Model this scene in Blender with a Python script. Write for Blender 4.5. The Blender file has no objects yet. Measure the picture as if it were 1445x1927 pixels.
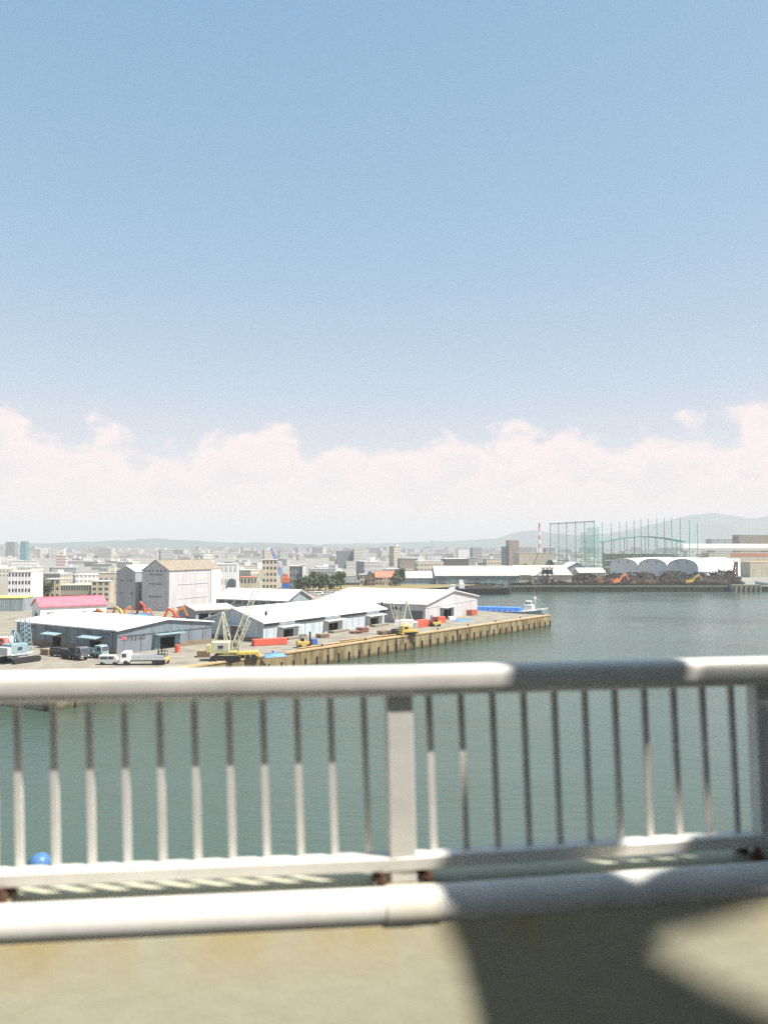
import bpy, bmesh, math, random
from mathutils import Vector, Matrix
R = math.radians
random.seed(7)
sc = bpy.context.scene
col = sc.collection

# ------------------------------------------------------------------ camera
F, CX, CY = 1560.0, 722.5, 963.5            # photograph pixels (1445 x 1927)
HC = 27.0                                   # camera height above the water
PITCH = math.atan(67 / F)
cam = bpy.data.cameras.new('camera')
cam.sensor_fit = 'HORIZONTAL'; cam.sensor_width = 36.0
cam.lens = 36.0 * F / 1445.0
cam.clip_start = 0.05; cam.clip_end = 90000
cam.dof.use_dof = True; cam.dof.focus_distance = 230.0; cam.dof.aperture_fstop = 1.9
camo = bpy.data.objects.new('camera', cam); col.objects.link(camo)
camo.location = (0, 0, HC); camo.rotation_euler = (math.pi / 2 + PITCH, 0, 0)
sc.camera = camo

# ------------------------------------------------------------------ sun and sky
SUN_EL = R(61.0)
SUN_H = Vector((0.944, -0.33)).normalized()           # horizontal direction towards the sun
S = Vector((SUN_H.x * math.cos(SUN_EL), SUN_H.y * math.cos(SUN_EL), math.sin(SUN_EL)))
sun = bpy.data.lights.new('sun', 'SUN'); sun.energy = 5.0; sun.angle = R(0.53); sun.color = (1.0, 0.94, 0.86)
suno = bpy.data.objects.new('sun', sun); col.objects.link(suno)
suno.rotation_euler = (-S).to_track_quat('-Z', 'Y').to_euler(); suno.location = (40, -60, 120)

world = bpy.data.worlds.new('World'); sc.world = world; world.use_nodes = True
def build_world():
    nt = world.node_tree; nt.nodes.clear(); N = nt.nodes; L = nt.links
    def m(op, a, b=None, c=None, clamp=False):
        n = N.new('ShaderNodeMath'); n.operation = op; n.use_clamp = clamp
        for i, v in enumerate((a, b, c)):
            if v is None: continue
            if isinstance(v, (int, float)): n.inputs[i].default_value = v
            else: L.new(v, n.inputs[i])
        return n.outputs[0]
    sky = N.new('ShaderNodeTexSky'); sky.sky_type = 'NISHITA'; sky.sun_disc = False
    sky.sun_elevation = SUN_EL; sky.sun_rotation = math.atan2(SUN_H.x, SUN_H.y)
    sky.air_density = 1.0; sky.dust_density = 0.35; sky.ozone_density = 2.0; sky.altitude = 20
    tc = N.new('ShaderNodeTexCoord')
    sp = N.new('ShaderNodeSeparateXYZ'); L.new(tc.outputs['Generated'], sp.inputs[0])
    el = m('ARCSINE', sp.outputs[2]); az = m('ARCTAN2', sp.outputs[0], sp.outputs[1])
    def noise(kx, ky, oz, scale, detail, rough):
        cb = N.new('ShaderNodeCombineXYZ')
        L.new(m('MULTIPLY', az, kx), cb.inputs[0]); L.new(m('MULTIPLY', el, ky), cb.inputs[1]); cb.inputs[2].default_value = oz
        n = N.new('ShaderNodeTexNoise'); n.inputs['Scale'].default_value = scale; n.inputs['Detail'].default_value = detail
        n.inputs['Roughness'].default_value = rough; L.new(cb.outputs[0], n.inputs['Vector']); return n.outputs[0]
    def ss(v, a, b, c=0., d=1.):
        r = N.new('ShaderNodeMapRange'); r.interpolation_type = 'SMOOTHSTEP'; L.new(v, r.inputs[0])
        for i, x in zip((1,2,3,4), (a,b,c,d)): r.inputs[i].default_value = x
        return r.outputs[0]
    def layer(seed, base, amp, wide, fine, lump, soft, deep, op0, op1, ky):
        """one bank of cumulus: crisp heaped tops, thinning out downwards"""
        big = noise(1, .2, seed, wide, 2, .5); puff = noise(1, ky, seed+5.1, fine, 8, .56)
        e = m('ADD', m('SUBTRACT', m('ADD', m('MULTIPLY', big, amp), base), el), m('MULTIPLY', m('SUBTRACT', puff, .5), lump))
        return m('MULTIPLY', ss(e, 0, soft), ss(e, soft, deep, op0, op1))
    opa = layer(CLOUD_SEED, .034, .20, 7.5, 19, .16, .026, .085, 1.0, .34, 1.3)
    opa = m('MAXIMUM', opa, layer(11.4, .0, .17, 9.0, 22, .13, .024, .07, 1.0, .38, 1.6))
    opa = m('MAXIMUM', opa, layer(23.7, .006, .06, 12.0, 34, .05, .012, .04, .9, .72, 2.2))
    body = noise(1, 1.5, 31.0, 30, 6, .6)
    opa = m('MULTIPLY', opa, m('ADD', m('MULTIPLY', body, .5), .74), clamp=True)
    mix = N.new('ShaderNodeMix'); mix.data_type = 'RGBA'
    sc3 = N.new('ShaderNodeSeparateColor'); L.new(sky.outputs[0], sc3.inputs[0]); cc = N.new('ShaderNodeCombineColor')
    for i, (k, p) in enumerate(SKY_TONE): L.new(m('MULTIPLY', m('POWER', sc3.outputs[i], p), k), cc.inputs[i])
    L.new(opa, mix.inputs[0]); L.new(cc.outputs[0], mix.inputs[6]); mix.inputs[7].default_value = CLOUD
    bg = N.new('ShaderNodeBackground'); bg.inputs[1].default_value = SKY_STRENGTH
    L.new(mix.outputs[2], bg.inputs[0])
    out = N.new('ShaderNodeOutputWorld'); L.new(bg.outputs[0], out.inputs[0])
SKY_STRENGTH = 0.10
CLOUD_SEED = 14.7
CLOUD = (4.9, 4.15, 4.05, 1)
SKY_TONE = ((1.07, .91), (1.60, .47), (2.20, .30))
build_world()
vs = sc.view_settings
vs.view_transform = 'Standard'; vs.look = 'None'; vs.exposure = 1.1; vs.gamma = 1.0; vs.use_curve_mapping = False
sc.render.film_transparent = False
sc.cycles.use_denoising = False
sc.cycles.max_bounces = 6; sc.cycles.diffuse_bounces = 3; sc.cycles.transparent_max_bounces = 12
sc.cycles.volume_bounces = 0

# ------------------------------------------------------------------ helpers
def ray(px, py):
    dx = (px - CX) / F; dy = (CY - py) / F
    return Vector((dx, math.cos(PITCH) - dy * math.sin(PITCH), math.sin(PITCH) + dy * math.cos(PITCH)))
def G(px, py, z=4.0):                       # where the pixel's ray meets a level plane
    d = ray(px, py); t = (z - HC) / d.z
    return Vector((d.x * t, d.y * t, z))
def AT(px, py, Y):                          # the pixel's ray at a known distance
    d = ray(px, py); t = Y / d.y
    return Vector((d.x * t, Y, HC + d.z * t))

MATS = {}
def mat(name, c, rough=.7, metal=0.0, var=.0, scale=3.0, bump=0.0, spec=.4, c2=None, emit=None):
    if name in MATS: return MATS[name]
    m = bpy.data.materials.new(name); m.use_nodes = True; nt = m.node_tree; N = nt.nodes; L = nt.links
    b = N['Principled BSDF']; b.inputs['Roughness'].default_value = rough; b.inputs['Metallic'].default_value = metal
    b.inputs['Specular IOR Level'].default_value = spec
    c = tuple(c) + (1,)
    b.inputs['Base Color'].default_value = c
    if var or bump or c2:
        tc = N.new('ShaderNodeTexCoord')
        n = N.new('ShaderNodeTexNoise'); n.inputs['Scale'].default_value = scale; n.inputs['Detail'].default_value = 8; n.inputs['Roughness'].default_value = .65
        L.new(tc.outputs['Object'], n.inputs['Vector'])
        mx = N.new('ShaderNodeMix'); mx.data_type = 'RGBA'
        mx.inputs[6].default_value = c if c2 else tuple(max(0, x * (1 - var)) for x in c[:3]) + (1,)
        mx.inputs[7].default_value = (tuple(c2) + (1,)) if c2 else tuple(min(.95, x * (1 + var)) for x in c[:3]) + (1,)
        mr = N.new('ShaderNodeMapRange'); mr.inputs[1].default_value = .32; mr.inputs[2].default_value = .68
        L.new(n.outputs[0], mr.inputs[0]); L.new(mr.outputs[0], mx.inputs[0]); L.new(mx.outputs[2], b.inputs['Base Color'])
        if bump:
            bp = N.new('ShaderNodeBump'); bp.inputs['Strength'].default_value = bump; bp.inputs['Distance'].default_value = .05
            L.new(n.outputs[0], bp.inputs['Height']); L.new(bp.outputs[0], b.inputs['Normal'])
    MATS[name] = m; return m

def ribbed(name, c, axis_xy=True, pitch=.6, rough=.6, var=.1, depth=.06, streak=.25):
    """painted ribbed sheet: ribs as fine relief, vertical dirt streaks as wear"""
    if name in MATS: return MATS[name]
    m = mat(name, c, rough); nt = m.node_tree; N = nt.nodes; L = nt.links; b = N['Principled BSDF']
    tc = N.new('ShaderNodeTexCoord'); sp = N.new('ShaderNodeSeparateXYZ'); L.new(tc.outputs['Object'], sp.inputs[0])
    ad = N.new('ShaderNodeMath'); ad.operation = 'ADD'; L.new(sp.outputs[0], ad.inputs[0]); L.new(sp.outputs[1], ad.inputs[1])
    mu = N.new('ShaderNodeMath'); mu.operation = 'MULTIPLY'; L.new(ad.outputs[0], mu.inputs[0]); mu.inputs[1].default_value = 2 * math.pi / pitch
    sn = N.new('ShaderNodeMath'); sn.operation = 'SINE'; L.new(mu.outputs[0], sn.inputs[0])
    bp = N.new('ShaderNodeBump'); bp.inputs['Strength'].default_value = .7; bp.inputs['Distance'].default_value = depth
    L.new(sn.outputs[0], bp.inputs['Height']); L.new(bp.outputs[0], b.inputs['Normal'])
    mp = N.new('ShaderNodeMapping'); mp.inputs['Scale'].default_value = (.9, .9, .12); L.new(tc.outputs['Object'], mp.inputs[0])
    n = N.new('ShaderNodeTexNoise'); n.inputs['Scale'].default_value = 1.0; n.inputs['Detail'].default_value = 6; L.new(mp.outputs[0], n.inputs['Vector'])
    mr = N.new('ShaderNodeMapRange'); mr.inputs[1].default_value = .35; mr.inputs[2].default_value = .7; L.new(n.outputs[0], mr.inputs[0])
    mx = N.new('ShaderNodeMix'); mx.data_type = 'RGBA'; L.new(mr.outputs[0], mx.inputs[0])
    mx.inputs[6].default_value = tuple(min(.95, x * (1 + var)) for x in c) + (1,); mx.inputs[7].default_value = tuple(x * (1 - streak) for x in c) + (1,)
    L.new(mx.outputs[2], b.inputs['Base Color']); return m

class MB:
    def __init__(s): s.v = []; s.f = []
    def add(s, vs, fs):
        o = len(s.v); s.v += [tuple(p) for p in vs]; s.f += [tuple(i + o for i in q) for q in fs]; return s
    def box(s, c, d, rz=0.0, ry=0.0, rx=0.0):
        M = Matrix.Rotation(rz, 3, 'Z') @ Matrix.Rotation(ry, 3, 'Y') @ Matrix.Rotation(rx, 3, 'X'); c = Vector(c)
        P = [c + M @ Vector((x * d[0] / 2, y * d[1] / 2, z * d[2] / 2)) for x, y, z in
             ((-1,-1,-1),(1,-1,-1),(1,1,-1),(-1,1,-1),(-1,-1,1),(1,-1,1),(1,1,1),(-1,1,1))]
        return s.add(P, [(3,2,1,0),(4,5,6,7),(0,1,5,4),(1,2,6,5),(2,3,7,6),(3,0,4,7)])
    def bb(s, x0, x1, y0, y1, z0, z1): return s.box(((x0+x1)/2, (y0+y1)/2, (z0+z1)/2), (abs(x1-x0), abs(y1-y0), abs(z1-z0)))
    def bar(s, a, b, w, h=None, up=(0,0,1)):
        a = Vector(a); b = Vector(b); h = h or w; d = (b - a).normalized(); u = Vector(up)
        if abs(d.dot(u)) > .98: u = Vector((1, 0, 0))
        x = d.cross(u).normalized(); y = x.cross(d)
        P = [q + x * i * w / 2 + y * j * h / 2 for q in (a, b) for i, j in ((-1,-1),(1,-1),(1,1),(-1,1))]
        return s.add(P, [(3,2,1,0),(4,5,6,7),(0,1,5,4),(1,2,6,5),(2,3,7,6),(3,0,4,7)])
    def tube(s, a, b, r0, r1=None, n=12):
        r1 = r0 if r1 is None else r1; a = Vector(a); b = Vector(b); d = (b - a).normalized()
        u = Vector((0,0,1)) if abs(d.z) < .9 else Vector((1,0,0)); x = d.cross(u).normalized(); y = x.cross(d)
        P = []
        for q, r in ((a, r0), (b, r1)):
            for k in range(n): t = 2*math.pi*k/n; P.append(q + x*math.cos(t)*r + y*math.sin(t)*r)
        F_ = [(k, k+n, (k+1) % n + n, (k+1) % n) for k in range(n)] + [tuple(range(n)), tuple(range(2*n-1, n-1, -1))]
        return s.add(P, F_)
    def prism(s, poly, z0, z1):                       # poly counter-clockwise in xy
        n = len(poly); P = [(p[0], p[1], z0) for p in poly] + [(p[0], p[1], z1) for p in poly]
        return s.add(P, [tuple(range(n-1, -1, -1)), tuple(range(n, 2*n))] + [(k, (k+1) % n, (k+1) % n + n, k+n) for k in range(n)])
    def extr(s, poly, vec):                           # planar 3-D polygon pushed along a vector
        n = len(poly); v = Vector(vec); P = [Vector(p) for p in poly]; P = P + [p + v for p in P]
        return s.add(P, [tuple(range(n-1, -1, -1)), tuple(range(n, 2*n))] + [(k, (k+1) % n, (k+1) % n + n, k+n) for k in range(n)])
    def lattice(s, a, b, w0, w1, n, r=.06):
        a = Vector(a); b = Vector(b); d = (b - a).normalized(); u = Vector((0,1,0)) if abs(d.y) < .9 else Vector((1,0,0))
        x = d.cross(u).normalized(); y = x.cross(d); rings = []
        for k in range(n+1):
            t = k/n; w = w0 + (w1-w0)*t
            if k == 0: w = w0*.45
            rings.append([a + (b-a)*t + x*i*w/2 + y*j*w/2 for i, j in ((-1,-1),(1,-1),(1,1),(-1,1))])
        for k in range(n):
            for i in range(4):
                s.bar(rings[k][i], rings[k+1][i], r*1.5)
                s.bar(rings[k][i], rings[k+1][(i+1) % 4], r) if k % 2 == 0 else s.bar(rings[k][(i+1) % 4], rings[k+1][i], r)
        return s
    def ball(s, c, r, nu=16, nv=10, sq=(1,1,1)):
        c = Vector(c); P = []; F_ = []
        for j in range(nv+1):
            t = math.pi*j/nv
            for i in range(nu):
                p = 2*math.pi*i/nu; P.append(c + Vector((math.sin(t)*math.cos(p)*sq[0], math.sin(t)*math.sin(p)*sq[1], math.cos(t)*sq[2]))*r)
        for j in range(nv):
            for i in range(nu): F_.append((j*nu+i, (j+1)*nu+i, (j+1)*nu+(i+1) % nu, j*nu+(i+1) % nu))
        return s.add(P, F_)
    def build(s, name, m, parent=None, smooth=False, bevel=0.0):
        me = bpy.data.meshes.new(name); me.from_pydata(s.v, [], s.f); me.validate()
        if smooth or bevel:
            bm = bmesh.new(); bm.from_mesh(me); bmesh.ops.remove_doubles(bm, verts=bm.verts, dist=1e-5)
            if bevel:
                bmesh.ops.bevel(bm, geom=[e for e in bm.edges if len(e.link_faces) == 2 and e.calc_face_angle(0) > .5], offset=bevel, segments=2, affect='EDGES', profile=.5)
            bmesh.ops.recalc_face_normals(bm, faces=bm.faces); bm.to_mesh(me); bm.free()
        me.materials.append(m)
        if smooth:
            for p in me.polygons: p.use_smooth = True
            if hasattr(me, 'set_sharp_from_angle'): me.set_sharp_from_angle(angle=R(40))
        o = bpy.data.objects.new(name, me); col.objects.link(o)
        if parent: o.parent = parent
        return o

def tag(o, label=None, cat=None, group=None, kind=None):
    for k, v in (('label', label), ('category', cat), ('group', group), ('kind', kind)):
        if v: o[k] = v
    return o
def thing(name, label, cat, loc=(0,0,0), rz=0.0, group=None):
    o = bpy.data.objects.new(name, None); col.objects.link(o); o.location = loc; o.rotation_euler = (0,0,rz)
    o.empty_display_size = .2
    return tag(o, label, cat, group)
UNIT = {}
def piece(name, m, parent, x0, x1, y0, y1, z0, z1):     # a box part that shares one mesh with its likes
    k = (name, m.name)
    if k not in UNIT:
        mb = MB().bb(-.5,.5,-.5,.5,-.5,.5); me = bpy.data.meshes.new(name); me.from_pydata(mb.v, [], mb.f); me.materials.append(m); UNIT[k] = me
    o = bpy.data.objects.new(name, UNIT[k]); col.objects.link(o); o.parent = parent
    o.location = ((x0+x1)/2, (y0+y1)/2, (z0+z1)/2); o.scale = (abs(x1-x0), abs(y1-y0), abs(z1-z0)); return o
def copy_thing(src, loc=None, rz=None, label=None):
    r = src.copy(); col.objects.link(r)
    for ch in list(src.children):
        c = ch.copy(); col.objects.link(c); c.parent = r
        for g in list(ch.children):
            d = g.copy(); col.objects.link(d); d.parent = c
    if loc is not None: r.location = loc
    if rz is not None: r.rotation_euler = (0,0,rz)
    if label: r['label'] = label
    return r

# ------------------------------------------------------------------ materials
white_paint = mat('white_paint', (.64,.625,.575), .45, var=.1, scale=5, bump=.02)
def concrete_wall():
    m = mat('parapet_concrete', (.42,.40,.33), .85); nt = m.node_tree; N = nt.nodes; L = nt.links; b = N['Principled BSDF']
    tc = N.new('ShaderNodeTexCoord')
    def noise(sc_, s3, d=8, r=.6):
        mp = N.new('ShaderNodeMapping'); mp.inputs['Scale'].default_value = s3; L.new(tc.outputs['Object'], mp.inputs[0])
        n = N.new('ShaderNodeTexNoise'); n.inputs['Scale'].default_value = sc_; n.inputs['Detail'].default_value = d; n.inputs['Roughness'].default_value = r
        L.new(mp.outputs[0], n.inputs['Vector']); return n.outputs[0]
    def mixc(fac, a, bcol):
        x = N.new('ShaderNodeMix'); x.data_type = 'RGBA'; L.new(fac, x.inputs[0])
        if isinstance(a, tuple): x.inputs[6].default_value = a
        else: L.new(a, x.inputs[6])
        x.inputs[7].default_value = bcol; return x.outputs[2]
    def rng(v, a, bb_, c=0., d=1.):
        r = N.new('ShaderNodeMapRange'); L.new(v, r.inputs[0]); r.inputs[1].default_value = a; r.inputs[2].default_value = bb_; r.inputs[3].default_value = c; r.inputs[4].default_value = d; return r.outputs[0]
    fine = noise(9, (1,1,3)); patch = noise(1.6, (1,1,1.2), 5); streak = noise(3.2, (1,1,.22), 6); grit = noise(60, (1,1,1), 4)
    c = mixc(rng(fine, .35, .65), (.49,.47,.345,1), (.445,.42,.305,1))
    c = mixc(rng(patch, .52, .72, 0, .55), c, (.38,.375,.27,1))
    # rusty yellow run-off below the coping
    sp = N.new('ShaderNodeSeparateXYZ'); L.new(tc.outputs['Object'], sp.inputs[0])
    band = rng(sp.outputs[2], HC-1.45, HC-1.30, 0, 1)
    b2 = N.new('ShaderNodeMath'); b2.operation = 'MULTIPLY'; L.new(band, b2.inputs[0]); L.new(rng(sp.outputs[2], HC-1.268, HC-1.258, 1, 0), b2.inputs[1])
    mm = N.new('ShaderNodeMath'); mm.operation = 'MULTIPLY'; L.new(b2.outputs[0], mm.inputs[0]); L.new(rng(streak, .38, .62, 0, .8), mm.inputs[1])
    c = mixc(mm.outputs[0], c, (.46,.36,.17,1))
    c = mixc(rng(streak, .62, .74, 0, .45), c, (.22,.21,.14,1))
    L.new(c, b.inputs['Base Color'])
    bp = N.new('ShaderNodeBump'); bp.inputs['Strength'].default_value = .2; bp.inputs['Distance'].default_value = .005
    L.new(grit, bp.inputs['Height']); L.new(bp.outputs[0], b.inputs['Normal']); return m
parapet_concrete = concrete_wall()
shelf_dirt = mat('shelf_dirt', (.3,.28,.2), .9, c2=(.17,.15,.1), scale=12)
rust = mat('rust', (.13,.06,.032), .85, c2=(.06,.035,.022), scale=30, bump=.3)
asphalt = mat('asphalt', (.06,.06,.06), .9, var=.25, scale=20, bump=.2)
steel_grey = mat('steel_grey', (.45,.47,.48), .5, var=.08)
quay_concrete = mat('quay_concrete', (.27,.245,.195), .9, c2=(.155,.14,.11), scale=.22, bump=.1)
far_ground = mat('far_ground', (.17,.17,.15), .95, c2=(.24,.23,.2), scale=.02)
white_roof = ribbed('white_roof', (.74,.70,.71), pitch=.8, rough=.5, var=.03, streak=.08)
cream_roof = ribbed('cream_roof', (.46,.41,.35), pitch=.8, streak=.15)
pale_roof = ribbed('pale_roof', (.62,.60,.56), pitch=.8, streak=.15)
brown_roof = ribbed('brown_roof', (.25,.21,.155), pitch=.5, streak=.3)
pink_roof = ribbed('pink_roof', (.66,.15,.19), pitch=.6, streak=.15)
grey_roof = ribbed('grey_roof', (.45,.46,.46), pitch=.8)
dark_roof = ribbed('dark_roof', (.12,.12,.12), pitch=.8)
wall_bluegrey = ribbed('wall_bluegrey', (.17,.205,.24), pitch=.7, streak=.2)
wall_palebl = ribbed('wall_pale_blue', (.42,.49,.52), pitch=.7, streak=.15)
wall_slate = ribbed('wall_slate', (.26,.31,.325), pitch=.7, streak=.2)
wall_grey = ribbed('wall_grey', (.34,.35,.365), pitch=.7, streak=.15)
wall_silver = ribbed('wall_silver', (.46,.455,.465), pitch=.7, streak=.12)
wall_white = ribbed('wall_white', (.76,.74,.73), pitch=.9, rough=.7, streak=.08)
wall_teal = ribbed('wall_teal', (.18,.25,.25), pitch=.9, streak=.2)
wall_cream = ribbed('wall_cream', (.46,.42,.32), pitch=.9, streak=.2)
brick_brown = mat('brick_brown', (.20,.16,.11), .9, var=.3, scale=4)
glass_dark = mat('glass_dark', (.05,.06,.07), .15, spec=.6)
trim_white = mat('trim_white', (.78,.78,.76), .5)
trim_dark = mat('trim_dark', (.10,.11,.12), .6)
cream_paint = mat('cream_paint', (.56,.54,.41), .6, var=.2, scale=2)
yellow_paint = mat('yellow_paint', (.55,.39,.09), .6, var=.3, scale=3)
pale_yellow = mat('pale_yellow', (.55,.50,.24), .6, var=.25, scale=3)
orange_paint = mat('orange_paint', (.58,.19,.07), .6, var=.3, scale=3)
red_paint = mat('red_paint', (.66,.11,.07), .6, var=.22, scale=2)
darkred_paint = mat('dark_red_paint', (.36,.05,.04), .55, var=.15, scale=3)
blue_paint = mat('blue_paint', (.05,.16,.50), .5, var=.12, scale=3)
blue_sheet = mat('blue_sheet', (.08,.25,.68), .55, var=.2, scale=2, bump=.4)
lightblue_paint = mat('light_blue_paint', (.24,.34,.37), .5, var=.1, scale=2)
white_steel = mat('white_steel', (.76,.76,.74), .45, var=.05, scale=2)
black_rubber = mat('black_rubber', (.025,.025,.025), .9)
dark_steel = mat('dark_steel', (.03,.03,.03), .7, var=.4, scale=2)
scrap_dark = mat('scrap_dark', (.013,.012,.011), .9, c2=(.036,.029,.024), scale=.8, bump=.5)
scrap_rust = mat('scrap_rust', (.20,.115,.06), .9, c2=(.07,.045,.03), scale=1.2, bump=.5)
green_steel = mat('green_steel', (.07,.24,.19), .55)
trunk_bark = mat('trunk_bark', (.10,.075,.05), .95)
leaf_green = mat('leaf_green', (.075,.105,.05), .8, c2=(.11,.14,.07), scale=.6)
def facade(name, c, glass=(.16,.19,.21), fh=3.2, cw=2.6, hi=.62, wi=.66):
    """small far facades: rows of windows as flat pattern (too far away to tell apart)"""
    m = mat(name, c, .8); nt = m.node_tree; N = nt.nodes; L = nt.links; b = N['Principled BSDF']
    tc = N.new('ShaderNodeTexCoord'); sp = N.new('ShaderNodeSeparateXYZ'); L.new(tc.outputs['Object'], sp.inputs[0])
    ge = N.new('ShaderNodeNewGeometry'); sn = N.new('ShaderNodeSeparateXYZ'); L.new(ge.outputs['True Normal'], sn.inputs[0])
    def mm(op, a, bb_=None):
        n = N.new('ShaderNodeMath'); n.operation = op
        for i, v in enumerate((a, bb_)):
            if v is None: continue
            if isinstance(v, (int, float)): n.inputs[i].default_value = v
            else: L.new(v, n.inputs[i])
        return n.outputs[0]
    fz = mm('FRACT', mm('DIVIDE', sp.outputs[2], fh)); fx = mm('FRACT', mm('DIVIDE', mm('ADD', sp.outputs[0], sp.outputs[1]), cw))
    w = mm('MULTIPLY', mm('LESS_THAN', fz, hi), mm('GREATER_THAN', fz, .18)); w = mm('MULTIPLY', w, mm('LESS_THAN', fx, wi))
    w = mm('MULTIPLY', w, mm('LESS_THAN', mm('ABSOLUTE', sn.outputs[2]), .5))
    oi = N.new('ShaderNodeObjectInfo')
    mr = N.new('ShaderNodeMapRange'); L.new(oi.outputs['Random'], mr.inputs[0]); mr.inputs[3].default_value = .8; mr.inputs[4].default_value = 1.12
    hs = N.new('ShaderNodeHueSaturation'); hs.inputs['Color'].default_value = tuple(c) + (1,); L.new(mr.outputs[0], hs.inputs['Value'])
    mx = N.new('ShaderNodeMix'); mx.data_type = 'RGBA'; L.new(w, mx.inputs[0]); L.new(hs.outputs[0], mx.inputs[6]); mx.inputs[7].default_value = tuple(glass) + (1,)
    L.new(mx.outputs[2], b.inputs['Base Color']); return m
fac_white = facade('facade_white', (.66,.63,.58), glass=(.26,.28,.28)); fac_cream = facade('facade_cream', (.55,.49,.39), glass=(.22,.22,.2)); fac_grey = facade('facade_grey', (.38,.385,.37), glass=(.22,.24,.25))
fac_slate = facade('facade_slate', (.22,.24,.25)); fac_brown = facade('facade_brown', (.32,.25,.19)); fac_tan = facade('facade_tan', (.46,.40,.31))
fac_teal = facade('facade_teal', (.10,.24,.26), glass=(.08,.18,.2)); fac_pink = facade('facade_pink', (.60,.44,.38))
far_block = facade('far_block', (.48,.46,.42), glass=(.28,.28,.28))

# ------------------------------------------------------------------ bridge: parapet, railing, road
P0 = Vector((0.0221*3.142, 3.142)); AL, AR = R(6.2), R(9.5)
DL = Vector((math.cos(AL), math.sin(AL))); DR = Vector((math.cos(AR), math.sin(AR)))
NL = Vector((-DL.y, DL.x)); NR = Vector((-DR.y, DR.x)); NM = (NL + NR).normalized() / math.cos((AR-AL)/2)
def RP(s, off, z):                                   # point along the parapet: s metres from the post, off away from the road
    p = P0 + (DL*s + NL*off if s < -1e-6 else DR*s + NR*off if s > 1e-6 else NM*off)
    return Vector((p.x, p.y, HC + z))
def sweep(profile, stations, closed=True):
    mb = MB(); n = len(profile); V = [RP(s, o, z) for s in stations for o, z in profile]; Fs = []
    for k in range(len(stations)-1):
        for i in range(n): j = (i+1) % n; Fs.append((k*n+i, k*n+j, (k+1)*n+j, (k+1)*n+i))
    Fs += [tuple(range(n)), tuple(range(len(V)-1, len(V)-n-1, -1))]
    return mb.add(V, Fs)
def circ(o, z, r, n=28): return [(o + r*math.cos(2*math.pi*k/n), z + r*math.sin(2*math.pi*k/n)) for k in range(n)]
BAY = 1.5; ENDL, ENDR = -9.0, 13.5
wall_prof = [(-.19,-1.252),(.27,-1.252),(.27,-2.62),(-.44,-2.62),(-.44,-2.25),(-.253,-1.292),(-.225,-1.275)]
wall = thing('parapet_wall', 'stained pale concrete parapet wall under the white railing', 'wall')
sweep(wall_prof, [ENDL, 0, ENDR]).build('wall_body', parapet_concrete, wall, smooth=True)
rail = thing('railing', 'white steel bridge railing with round rails and square balusters', 'railing', RP(0,0,-1.252))
def rb(mb, name, m, **k):
    mb.v = [tuple(Vector(v) - Vector(rail.location)) for v in mb.v]
    return mb.build(name, m, rail, **k)
def sup(o, z, a, b, p, n=40):
    out = []
    for k in range(n):
        t = 2*math.pi*k/n; c, d = math.cos(t), math.sin(t); out.append((o + a*math.copysign(abs(c)**(2/p), c), z + b*math.copysign(abs(d)**(2/p), d)))
    return out
rb(sweep(sup(0,-.50,.056,.056,3.0), [ENDL,0,ENDR]), 'top_rail', white_paint, smooth=True)
collar_m = mat('stained_paint', (.62,.60,.53), .6, c2=(.52,.47,.36), scale=9)
rb(sweep(circ(-.19,-1.256,.068,32), [ENDL,0,ENDR]), 'lower_pipe', white_paint, smooth=True)
rb(sweep([(-.035,-1.19),(.035,-1.19),(.035,-1.148),(.03,-1.143),(-.03,-1.143),(-.035,-1.148)], [ENDL,0,ENDR]), 'bottom_rail', white_paint)
LEAN = .022
def fr(s): return (DL, NL) if s < -1e-6 else (DR, NR)
def stick(s, w, d, off, z0, z1, lean):
    d_, n_ = fr(s); a = RP(s, 0, 0); q = []
    for z, l in ((z0, 0), (z1, -lean)):
        for i, j in ((-1,-1),(1,-1),(1,1),(-1,1)):
            p = Vector((a.x, a.y)) + d_*(l + i*w/2) + n_*(off + j*d/2); q.append((p.x, p.y, HC+z))
    return MB().add(q, [(3,2,1,0),(4,5,6,7),(0,1,5,4),(1,2,6,5),(2,3,7,6),(3,0,4,7)])
for b in range(-6, 9):
    for k in range(1, 12):
        rb(stick(b*BAY + k*BAY/12, .024, .018, .021, -1.146, -.53, LEAN), 'baluster', white_paint)
for b in range(-6, 10):
    s = b*BAY
    if abs(s) > 8.9: s -= math.copysign(.1, s)
    post = rb(stick(s, .098, .07, .004, -1.236, -.52, .018), 'post', white_paint, bevel=.004)
    cs = [s-.085, s+.085] if abs(s) > .2 else [s-.085, 0, s+.085]
    rb(sweep(circ(-.19,-1.256,.0715,28), cs), 'pipe_collar', collar_m, smooth=True)
    pl = stick(s, .22, .15, 0, -1.2525, -1.236, 0); pl.v = [tuple(Vector(v)-Vector(rail.location)) for v in pl.v]; pl.build('base_plate', shelf_dirt, post)
    for du in (-.085, .085):
        for dv in (-.052, .052):
            d_, n_ = fr(s); a = RP(s, 0, -1.236) - Vector(rail.location); p = a + Vector((d_.x*du + n_.x*dv, d_.y*du + n_.y*dv, 0))
            MB().tube(p, p + Vector((0,0,.03)), .022, .022, 6).tube(p + Vector((0,0,.03)), p + Vector((0,0,.05)), .012, .011, 8).build('anchor_bolt', rust, post)
road = MB()
q = [RP(ENDL,-.40,-2.25), RP(0,-.40,-2.25), RP(ENDR,-.40,-2.25), RP(ENDR,-11,-2.25), RP(0,-11,-2.25), RP(ENDL,-11,-2.25)]
road.add(q, [(5,4,1,0),(4,3,2,1)]); tag(road.build('road', asphalt), kind='structure')
bridge = thing('bridge', 'concrete bridge deck carrying the road high above the water', 'bridge')
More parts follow.
